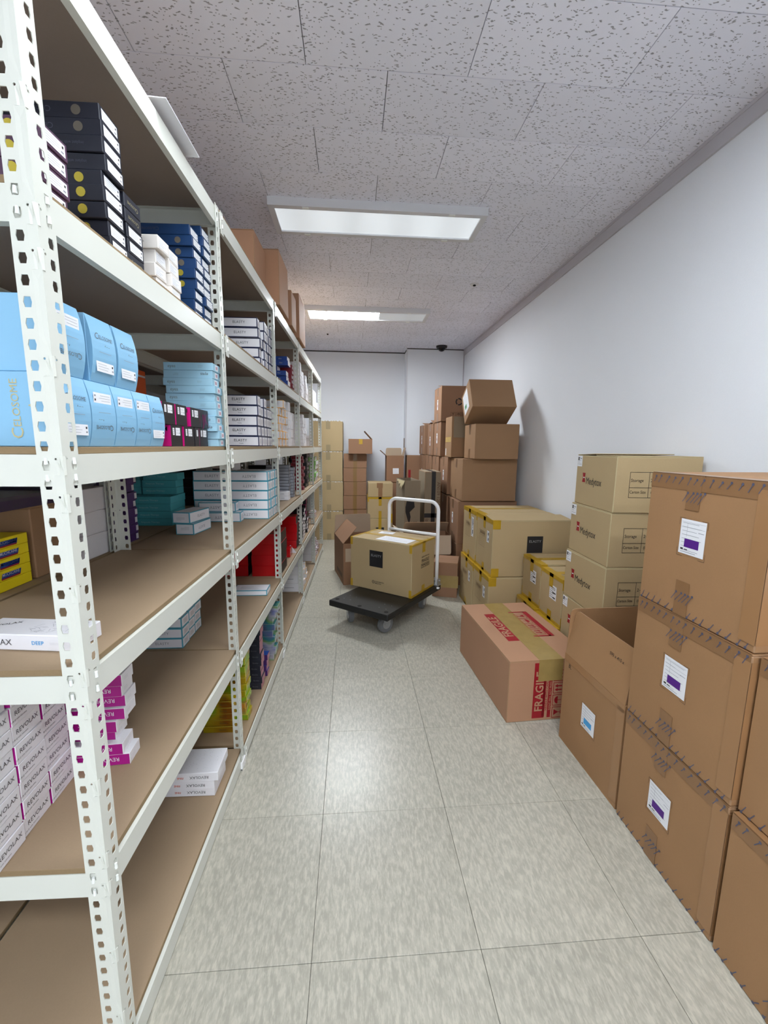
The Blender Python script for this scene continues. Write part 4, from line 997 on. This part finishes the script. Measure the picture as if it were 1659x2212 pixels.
for k, (x, y, z, lab) in enumerate(((.962, 3.205, 0, 'lower far'), (.966, 2.822, 0, 'lower near'), (.979, 3.220, .412, 'upper far'), (.984, 2.838, .412, 'upper near'))):
    o = carton(x, y, z, EW, ED, EH, 'yellow-taped tan carton with black square, %s of the four' % lab, 'tan', 0, seam='x', group='yellow-taped cartons by the wall', lift=(0, 0) if k != 3 else (.07, .0))
    dm = (EW, ED, EH); corner_tape(o, EW, ED, EH, down=.055)
    sqlogo(o, dm, '-y', .02, .03); decal(o, dm, '-x', -.05, .03, FORM, -PI/2, .001, 'form_print'); decal(o, dm, '-x', .09, .07, els2 if k == 2 else els, 0, .0012, 'sticker')
els3 = sticker(.085, .085, 6, ((.0, .028, .004, .012, M['ink']), (.012, .028, .004, .012, M['ink']), (.024, .026, .004, .012, M['ink']), (.015, .0, .04, .008, M['ink']), (.016, -.03, .03, .008, M['ink'])), ink=M['ink'], seed=83)
GW, GD, GH = .395, .277, .2905
for k, (x, y, z, lab) in enumerate(((1.165, 2.508, 0, 'lower far'), (1.160, 2.226, 0, 'lower near'), (1.199, 2.512, .302, 'upper far'), (1.197, 2.228, .293, 'upper near'))):
    o = carton(x, y, z, GW, GD, GH+(.009 if k == 0 else 0), 'smaller yellow-taped tan carton, %s of four beside emblem stack' % lab, 'tan', 0, seam='x', group='smaller yellow-taped cartons')
    h_ = GH+(.009 if k == 0 else 0); corner_tape(o, GW, GD, h_); decal(o, (GW, GD, h_), '-x', .03, .035, els3, 0, .0012, 'sticker')

# ------------------------------------------------------------------ platform cart
ca = math.radians(-38); cx0 = Vector((-.178, 3.034)); ex = Vector((math.cos(ca), math.sin(ca))); ey = Vector((-math.sin(ca), math.cos(ca)))
DW, DL, DZ, DT = .526, .819, .190, .046
cc = cx0+ex*DW/2+ey*DL/2
cart = tag(obj('platform_cart', None, None, (cc.x, cc.y, 0), (0, 0, ca)), 'black platform cart with white tube handle standing in the aisle', 'cart')
me = boxmesh(DW, DL, DT, M['plastic'], M['plastic'], .006); deck = obj('deck', me, cart, (0, 0, DZ-DT))
b = MB()
for x, y in ((-.22, -.36), (.22, -.36), (0, -.375)): b.disc(x, y, .016, M['dark'], 0, 16)
for x in (-.16, .16):
    for y in (-.28,):
        pass
obj('corner_socket', b.mesh('sockets', fix=False), deck, (0, 0, DT+.0006))
bolt = MB(); bolt.cyl((0, 0, 0), (0, 0, 1), .0042, .0018, M['rubber'], 10, .003); bolt = bolt.mesh('bolt')
wh = MB(); wh.cyl((-.017, 0, 0), (1, 0, 0), .058, .034, M['rubber'], 28)
hubm = MB(); hubm.cyl((-.0195, 0, 0), (1, 0, 0), .034, .039, M['steel'], 24); hubm.cyl((-.026, 0, 0), (1, 0, 0), .010, .052, M['steel'], 12)
tread = MB(); tread.cyl((-.012, 0, 0), (1, 0, 0), .0625, .024, M['rubber'], 28)
WH = wh.mesh('wheel'); HB = hubm.mesh('hub'); TR = tread.mesh('tread')
for sx in (-1, 1):
    for sy in (-1, 1):
        x, y = sx*.16, sy*.28
        for dx in (-.03, .03):
            for dy in (-.037, .037):
                if sy < 0: obj('bolt', bolt, deck, (x+dx, y+dy, DT))
        rz = (.9, .5, -.3, .2)[(sx+1)+(sy+1)//2]
        br = MB(); br.box(-.043, .043, -.05, .05, .136, .1435, M['steel'])
        for s2 in (-1, 1): br.face([(s2*.024, -.03, .136), (s2*.024, .03, .136), (s2*.024, .016, .055), (s2*.024, -.016, .055)], M['steel']); br.box(s2*.024-.0015, s2*.024+.0015, -.03, .03, .08, .136, M['steel'])
        cs = obj('caster', br.mesh('caster'), cart, (x, y, 0), (0, 0, rz))
        obj('wheel', WH, cs, (0, 0, .0625))
        obj('tread', TR, cs, (0, 0, .0625)); obj('hub', HB, cs, (0, 0, .0625))
hx, hy, r0 = .238, .372, .075
pts = [(-hx, hy, DZ-.005), (-hx, hy+.002, .5)]
ztop = .885
for k in range(9): a_ = PI-PI/2*k/8; pts.append((-hx+r0+r0*math.cos(a_), hy, ztop-r0+r0*math.sin(a_)))
for k in range(9): a_ = PI/2-PI/2*k/8; pts.append((hx-r0+r0*math.cos(a_), hy, ztop-r0+r0*math.sin(a_)))
pts += [(hx, hy+.002, .5), (hx, hy, DZ-.005)]
b = MB(); b.tube(pts, .0148, M['whitetube'], 14); obj('handle', b.mesh('handle', True), cart)
b = MB(); b.tube([(-hx, hy, .615), (0, hy, .612), (hx, hy, .615)], .0125, M['whitetube'], 12); obj('crossbar', b.mesh('crossbar', True), cart)
for sx in (-1, 1):
    b = MB(); b.box(sx*hx-.026, sx*hx-.019, hy-.024, hy+.022, DZ, DZ+.055, M['steel']); b.box(sx*hx+.019, sx*hx+.026, hy-.024, hy+.022, DZ, DZ+.055, M['steel']); b.box(sx*hx-.03, sx*hx+.03, hy-.03, hy+.03, DZ, DZ+.006, M['steel'])
    b.cyl((sx*hx-.034, hy, DZ+.04), (1, 0, 0), .006, .068, M['steel'], 10); obj('hinge_bracket', b.mesh('hinge'), cart)
b = MB(); b.box(.262, .280, hy-.045, hy-.025, DZ-.018, DZ-.006, M['whitetube']); obj('release_tab', b.mesh('release_tab'), cart)
# carton on the cart
KW, KD, KH = .572, .38, .41
o = carton(-.014, 3.368, DZ+.001, KW, KD, KH, 'yellow-taped tan carton with black square riding on the cart', 'tan', math.radians(-37.2), seam='x', group='carton on the cart', lift=(.0, .0))
dm = (KW, KD, KH); corner_tape(o, KW, KD, KH, ends=('-x', '+x'), down=.022)
sqlogo(o, dm, '-y', -.035, .055, .125)
b = MB(); n = 18
for k in range(n):
    a0, a1 = 2*PI*k/n, 2*PI*(k+1)/n
    b.face([(-.05+.013*math.cos(a0), .013*math.sin(a0), 0), (-.05+.013*math.cos(a1), .013*math.sin(a1), 0), (-.05+.0095*math.cos(a1), .0095*math.sin(a1), 0), (-.05+.0095*math.cos(a0), .0095*math.sin(a0), 0)], M['ink'])
b.rect(-.05, 0, .012, .003, M['ink']); decal(o, dm, '-y', -.01, -.135, b.mesh('emblem', fix=False), 0, .001, 'emblem')
decal(o, dm, '-y', -.043, -.130, text('DONGBANG', .014, M['ink'], .015, align='LEFT'), 0, .001); decal(o, dm, '-y', -.043, -.144, text('MEDICAL', .014, M['ink'], .015, align='LEFT'), 0, .001)
decal(o, dm, '+x', .03, .05, text('FRAGILE', .036, M['ink'], .012, sx=.95), 0, .001); decal(o, dm, '+x', .03, .082, text('HANDLE WITH CARE', .0135, M['ink'], .012), 0, .001)
b = MB(); icons(b, M['ink'], -.055, 4, .030); decal(o, dm, '+x', .03, .012, b.mesh('print', fix=False), 0, .001, 'print_block', 'small black handling symbols')
b = MB(); b.rect(0, 0, .29, .15, M['paper']); rnd = random.Random(11)
for row, (y, n) in enumerate(((.03, 9), (-.018, 22))):
    for k in range(n):
        x = -.11+k*.0105; a_ = rnd.uniform(-1.2, 1.2); l = rnd.uniform(.012, .024)
        dx, dy = math.sin(a_)*l/2, math.cos(a_)*l/2; b.face([(x-dx-.0008, y-dy, .0003), (x-dx+.0008, y-dy, .0003), (x+dx+.0008, y+dy, .0003), (x+dx-.0008, y+dy, .0003)], M['inkblue'])
decal(o, dm, '+z', .08, -.085, b.mesh('note', fix=False), -.02, .0018, 'paper_note', 'white paper with handwriting')
b = MB(); b.rect(0, 0, .13, .085, M['paper'])
for k in range(5): b.rect(-.01+.01*(k % 2), .025-k*.012, .08-.012*k, .004, M['inkgrey'], .0003)
decal(o, dm, '+z', -.12, .10, b.mesh('note', fix=False), .2, .0016, 'paper_note', 'small white label')

# ------------------------------------------------------------------ open boxes round the cart
o, fl = open_carton(-.087, 3.926, 0, .40, .53, .408, 'open brown carton left of the cart with pale back flap', 'brown2', {'+y': (-.04, .20), '-x': (-.72, .20), }, rot=math.radians(11.5), inner='inner')
decal(o, (.40, .53, .408), '-y', .0, .09, quad(.36, .13, M['inner']), 0, .0008, 'patch'); decal(o, (.40, .53, .408), '-x', .05, -.13, quad(.30, .045, M['inkbrown']), 0, .0008, 'print_block')
o, fl = open_carton(.50, 3.92, 0, .45, .24, .485, 'open brown carton behind the cart handle, flaps splayed', 'brown2', {'-y': (2.78, .185), '+y': (-.95, .20), '-x': (1.0, .12)}, inner='inner')
o = carton(.712, 3.590, 0, .22, .255, .318, 'small brown carton with olive tape behind cart handle', 'brown2', math.radians(-17), group='cartons on the floor')
tape(o, [(-.118, .118, -.1283, -.1276, .09, .20)], M['otape'])
o = carton(.742, 4.27, 0, .165, .40, 1.075, 'tall grey-brown carton with black tape cross and printed code', 'greyk', 0, seam='y', group='tall tan cartons', lift=(.0, .0))
dm = (.165, .40, 1.075)
tape(o, [(-.012, .030, -.2013, -.2006, .01, 1.075), (-.0825, .0825, -.2013, -.2006, .60, .645), (-.012, .030, -.2, .2, 1.0755, 1.0762)], M['btape2'])
decal(o, dm, '-y', .060, .24, text('AN109 12EA (0110)', .046, M['inkbrown'], .015), -PI/2, .0015, 'pattern'); decal(o, dm, '-y', -.055, .0, text('(0110)', .040, M['inkbrown'], .015), PI/2, .0015)
# torn tan carton
o, fl = open_carton(.525, 4.19, 0, .165, .38, .99, 'torn tall grey-brown carton with jagged hole beside code-printed carton', 'greyk', {}, rot=math.radians(7), group='tall tan cartons')
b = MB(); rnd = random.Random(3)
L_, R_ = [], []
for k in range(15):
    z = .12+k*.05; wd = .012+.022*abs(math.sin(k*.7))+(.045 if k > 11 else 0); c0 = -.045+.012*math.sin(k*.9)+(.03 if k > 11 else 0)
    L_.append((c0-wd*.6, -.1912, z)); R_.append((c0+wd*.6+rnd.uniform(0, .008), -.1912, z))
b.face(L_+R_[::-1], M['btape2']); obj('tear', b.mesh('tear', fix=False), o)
b = MB(); tz = [(-.19, .985), (-.19, .93), (-.165, .955), (-.15, .90), (-.12, .94), (-.09, .91), (-.05, .955), (0, .94), (.06, .97), (.12, .965), (.12, .985)]
b.face([(-.0845-(.985-z)*.35, y, z) for y, z in tz], M['edge_t']); obj('torn_strip', b.mesh('torn_strip', fix=False), o)
decal(o, (.165, .38, .99), '-y', .02, .06, text('109', .045, M['inkbrown'], .015), 0, .0012)

# ------------------------------------------------------------------ stacks at the back left
for k in range(4):
    o = carton(-.548+(.0, .003, -.002, .002)[k], 5.935, k*.4175, .415, .55, .4145, 'tan carton, %s of four stacked at rack end' % ('lowest', 'second', 'third', 'top')[k], 'tan', (.004, -.005, .003, -.002)[k], group='tan cartons stacked by the back wall')
    tape(o, [(-.02, .04, -.2764, -.2757, .30, .4135), (-.02, .04, -.2764, -.2757, .0, .09)], M['ttape'])
    b = MB(); rnd = random.Random(k); x = -.19
    while x < .19:
        l = rnd.uniform(.012, .05); hh = rnd.uniform(.004, .011); b.face([(x, -.2768, .4145), (x+l, -.2768, .4145), (x+l*.8, -.2768, .4145-hh), (x+l*.2, -.2768, .4145-hh*.7)], M['paper']); x += l+rnd.uniform(.0, .02)
    e = obj('torn_paper_edge', b.mesh('torn', fix=False), o); e['kind'] = 'stuff'
for k in range(6):
    h_ = .1925 if k else .2405
    o = carton(-.122+(0, .003, -.003, .002, -.002, .003)[k], 5.95+(0, .002, -.003, .0, .003, 0)[k], .048+k*.1955 if k else .0, .322, .42, h_, 'shallow brown carton with yellow tape, %s of six by back wall' % ordn(k, 6), 'brown2', random.uniform(-.008, .008), group='shallow brown cartons')
    tape(o, [(-.026, .026, -.2113, -.2106, 0, h_)], M['qtape'])
o, fl = open_carton(-.05, 5.86, 1.2235, .325, .40, .20, 'open shallow brown carton on top of shallow carton stack', 'brown2', {'+x': (-.75, .15), '+y': (1.9, .14)}, bottom=True)
tape(o, [(-.02, .03, -.2013, -.2006, .13, .20)], M['ytape'])
o = carton(.205, 5.60, 0, .335, .33, .365, 'yellow-taped tan carton with black square low in back row', 'tan', 0, group='tan cartons in the back row'); corner_tape(o, .335, .33, .365, ends=('-x', '+x'), down=.02); tape(o, [(-.02, .02, -.1663, -.1656, .16, .365)], M['ytape']); sqlogo(o, (.335, .33, .365), '-y', .0, .0, .11)
o = carton(.205, 5.60, .366, .335, .33, .288, 'yellow-taped tan carton, middle of back row stack', 'tan', 0, group='tan cartons in the back row'); corner_tape(o, .335, .33, .288, ends=('-x', '+x'), down=.02); tape(o, [(-.02, .02, -.1663, -.1656, .17, .288), (-.02, .02, -.1663, -.1656, 0, .1), (-.1675, .1675, -.1663, -.1656, .262, .288)], M['ytape'])
o = carton(.212, 5.60, .656, .33, .33, .188, 'tan carton with brown tape, top of back row stack', 'tan', 0, group='tan cartons in the back row'); tape(o, [(-.03, .025, -.1663, -.1656, 0, .188), (-.05, .03, -.167, -.1664, .12, .188)], M['btape'])
carton(.48, 5.96, 0, .29, .24, .412, 'brown carton under the tall open carton, lower', 'brown2', 0, group='brown cartons by the pillar')
carton(.48, 5.96, .414, .29, .24, .414, 'brown carton under the tall open carton, upper', 'brown2', 0, group='brown cartons by the pillar')
o, fl = open_carton(.482, 5.95, .83, .245, .24, .365, 'tall open brown carton with white sticker before the pillar', 'brown2', {'-x': (.85, .115), '+y': (-.05, .11), '+x': (.22, .12)}, inner='inner')
decal(o, (.245, .24, .365), '-y', .01, -.03, sticker(.085, .08, 6, seed=91), .02, .001, 'sticker'); tape(o, [(.1228, .1233, -.115, .115, 0, .365)], M['btape2'])
carton(.775, 5.99, 0, .30, .19, .40, 'lower brown carton beneath red-printed carton by pillar', 'brown2', 0, group='brown cartons by the pillar')
carton(.775, 5.99, .402, .30, .19, .40, 'second brown carton beneath red-printed carton by pillar', 'brown2', 0, group='brown cartons by the pillar')
o = carton(.775, 5.99, .804, .30, .19, .40, 'brown carton with red print beside the pillar', 'brown2', 0, group='brown cartons by the pillar')
decal(o, (.30, .19, .40), '-y', -.11, -.06, quad(.035, .11, M['red']), 0, .001, 'print_block'); decal(o, (.30, .19, .40), '-y', .12, .08, quad(.035, .10, M['red']), 0, .001, 'print_block')

# ------------------------------------------------------------------ stacks at the back right, along the wall
rl = sticker(.05, .11, 4, ((0, -.012, .02, .026, M['red']), (.0, .035, .03, .012, M['inkgrey'])), seed=95)
def rb(x, y, z, w, d, h, label, m='brown2', lab=None, tp=True, rot=0, tapem='dtape', **k):
    o = carton(x, y, z, w, d, h, label, m, rot, group='brown cartons along the right wall', **k)
    if tp: tape(o, [(-w/2-.0013, -w/2-.0006, -.026, .026, h-.09, h), (-w/2-.0013, -w/2-.0006, -.026, .026, 0, .09)], M[tapem])
    if lab: decal(o, (w, d, h), '-x', lab[0], lab[1], rl, 0, .0016, 'sticker', 'white label with red spot')
    return o
RWD = .565
rb(.992, 3.87, 0, RWD, .42, .412, 'brown carton on floor under the widest right-wall carton')
rb(.994, 3.865, .413, RWD, .42, .410, 'red-spot brown carton just under the widest right-wall carton', lab=(-.0, .02))
rb(.985, 4.315, 0, RWD, .38, .412, 'brown carton on floor in second right-wall column')
rb(.985, 4.315, .414, RWD, .38, .412, 'brown carton, second level of second right-wall column')
rb(.982, 4.315, .838, RWD, .372, .382, 'red-spot brown carton, third level of second right-wall column', lab=(-.0, .0))
rb(1.015, 3.837, .829, .515, .465, .389, 'widest brown carton with sealed seam on right-wall stack', 'brown', tapem='dtape')
rb(1.095, 3.745, 1.222, .402, .36, .312, 'brown carton resting on the widest right-wall carton', 'brown')
for k, (y, d) in enumerate(((4.70, .36), (5.10, .40), (5.56, .40))):
    nm = ('third', 'fourth', 'fifth')[k]
    rb(.968-.006*k, y, 0, RWD, d, .412, 'brown carton on floor, %s right-wall column' % nm)
    rb(.968-.006*k, y, .414, RWD, d, .412, 'brown carton, second level, %s right-wall column' % nm)
    rb(.966-.006*k, y, .832, RWD, d, .39, 'red-spot brown carton, third level, %s right-wall column' % nm, lab=(0, -.05))
rb(.961, 4.612, 1.226, RWD, .372, .372, 'red-spot brown carton, fourth level, under the recycling-mark carton', lab=(0, .01))
rb(.955, 5.022, 1.226, RWD, .345, .378, 'bent-lid brown carton, fourth level, before farthest column', lab=(0, -.02), lift=(.25, .1))
rb(.945, 5.558, 1.226, RWD, .40, .385, 'red-spot brown carton, top of farthest right-wall column', lab=(0, 0), lift=(.15, .0))
o = rb(.950, 4.570, 1.601, RWD, .375, .370, 'brown carton with ring mark and symbols, highest of right-wall stacks', lab=(0, .0), lift=(.12, 0))
b = MB(); n = 20
for k in range(n):
    if k in (6, 13, 19): continue
    a0, a1 = 2*PI*k/n, 2*PI*(k+1)/n; b.face([(.038*math.cos(a0), .038*math.sin(a0), 0), (.038*math.cos(a1), .038*math.sin(a1), 0), (.025*math.cos(a1), .025*math.sin(a1), 0), (.025*math.cos(a0), .025*math.sin(a0), 0)], M['ink'])
dm = (RWD, .375, .370); decal(o, dm, '-y', -.09, .02, b.mesh('ring', fix=False), 0, .001, 'print_block', 'dark recycling ring mark')
b = MB(); icons(b, M['inkbrown'], -.06, 3, .05); decal(o, dm, '-y', -.09, -.115, b.mesh('sym', fix=False), 0, .001, 'print_block')
o = rb(.982, 4.185, 1.226, .42, .275, .402, 'light brown carton with hanging front flap and yellow tape', 'brown', tp=False)
tape(o, [(-.2113, -.2106, -.12, .12, .15, .20)], M['ytape']); decal(o, (.42, .275, .402), '-x', -.09, -.15, quad(.03, .07, M['paper']), 0, .001, 'sticker')
b = MB(); b.box(-.19, .2, -.149, -.144, .195, .398, M['greyk']); obj('hanging_flap', b.mesh('hanging_flap'), o)
# tilted carton on top
VW, VD, VH = .40, .28, .292
o = carton(0, 0, 0, VW, VD, VH, 'tilted brown carton with green-block label propped on top', 'brown', 0, corner=False, group='brown cartons along the right wall')
o.matrix_world = Matrix.Translation((1.05, 3.715, 1.683)) @ Matrix.Rotation(math.radians(-31), 4, 'X') @ Matrix.Translation((VW/2, VD/2, 0))
decal(o, (VW, VD, VH), '-x', -.02, .015, sticker(.15, .20, 9, ((-.02, -.04, .05, .04, M['green']),), seed=97), 0, .0012, 'sticker', 'large white label with green block')

# ------------------------------------------------------------------ cartons on the top shelf of the rack
def shelfcarton(s, o, w, d, h, label, m='brown', **k):
    p = rk(s, o-w, LV[5]+BT+.001)
    return carton(p[0], p[1], p[2], w, d, h, label, m, -TH, group='cartons on top of the rack', **k)
shelfcarton(1.64, -.055, .32, .26, .275, 'brown carton on rack top, nearest of four', 'brownf')
shelfcarton(1.912, .018, .34, .30, .30, 'brown carton on rack top, second of four', 'brownf')
shelfcarton(2.335, .020, .34, .20, .225, 'brown carton on rack top, third of four', 'brownf')
shelfcarton(2.68, .022, .34, .34, .32, 'brown carton on rack top, farthest of four', 'brownf')
p = rk(.545, -.02, LV[5]+BT+.004)
b = MB(); b.box(-.06, .06, -.105, .105, 0, .0025, M['film'])
for k in range(7):
    for sx in (-1, 1): b.cyl((sx*.028, -.09+k*.03, .0025), (0, 0, 1), .011, .004, M['film'], 12, .008)
tag(obj('plastic_tray', b.mesh('plastic_tray'), None, (p[0]-.012, p[1], p[2]+.004), (0, .05, -TH)), 'translucent dimpled plastic sheet jutting from top shelf edge', 'tray')
# back rack cartons
p = rk(.540, -.80, board_z(2)+.001); o = carton(p[0], p[1], p[2], .325, .20, .215, 'brown carton behind yellow boxes on back rack', 'brown', -TH, group='cartons on the back rack')
p = rk(.30, -.82, board_z(2)+.001)
put(Kind('product_box', .30, .36, .022, mat('silver_film', (150, 150, 158), .25, .5), M['violet'], .002, .03), .40, -.478, board_z(2)+.224, 'silver film pack lying on brown back-rack carton', 'film packs')
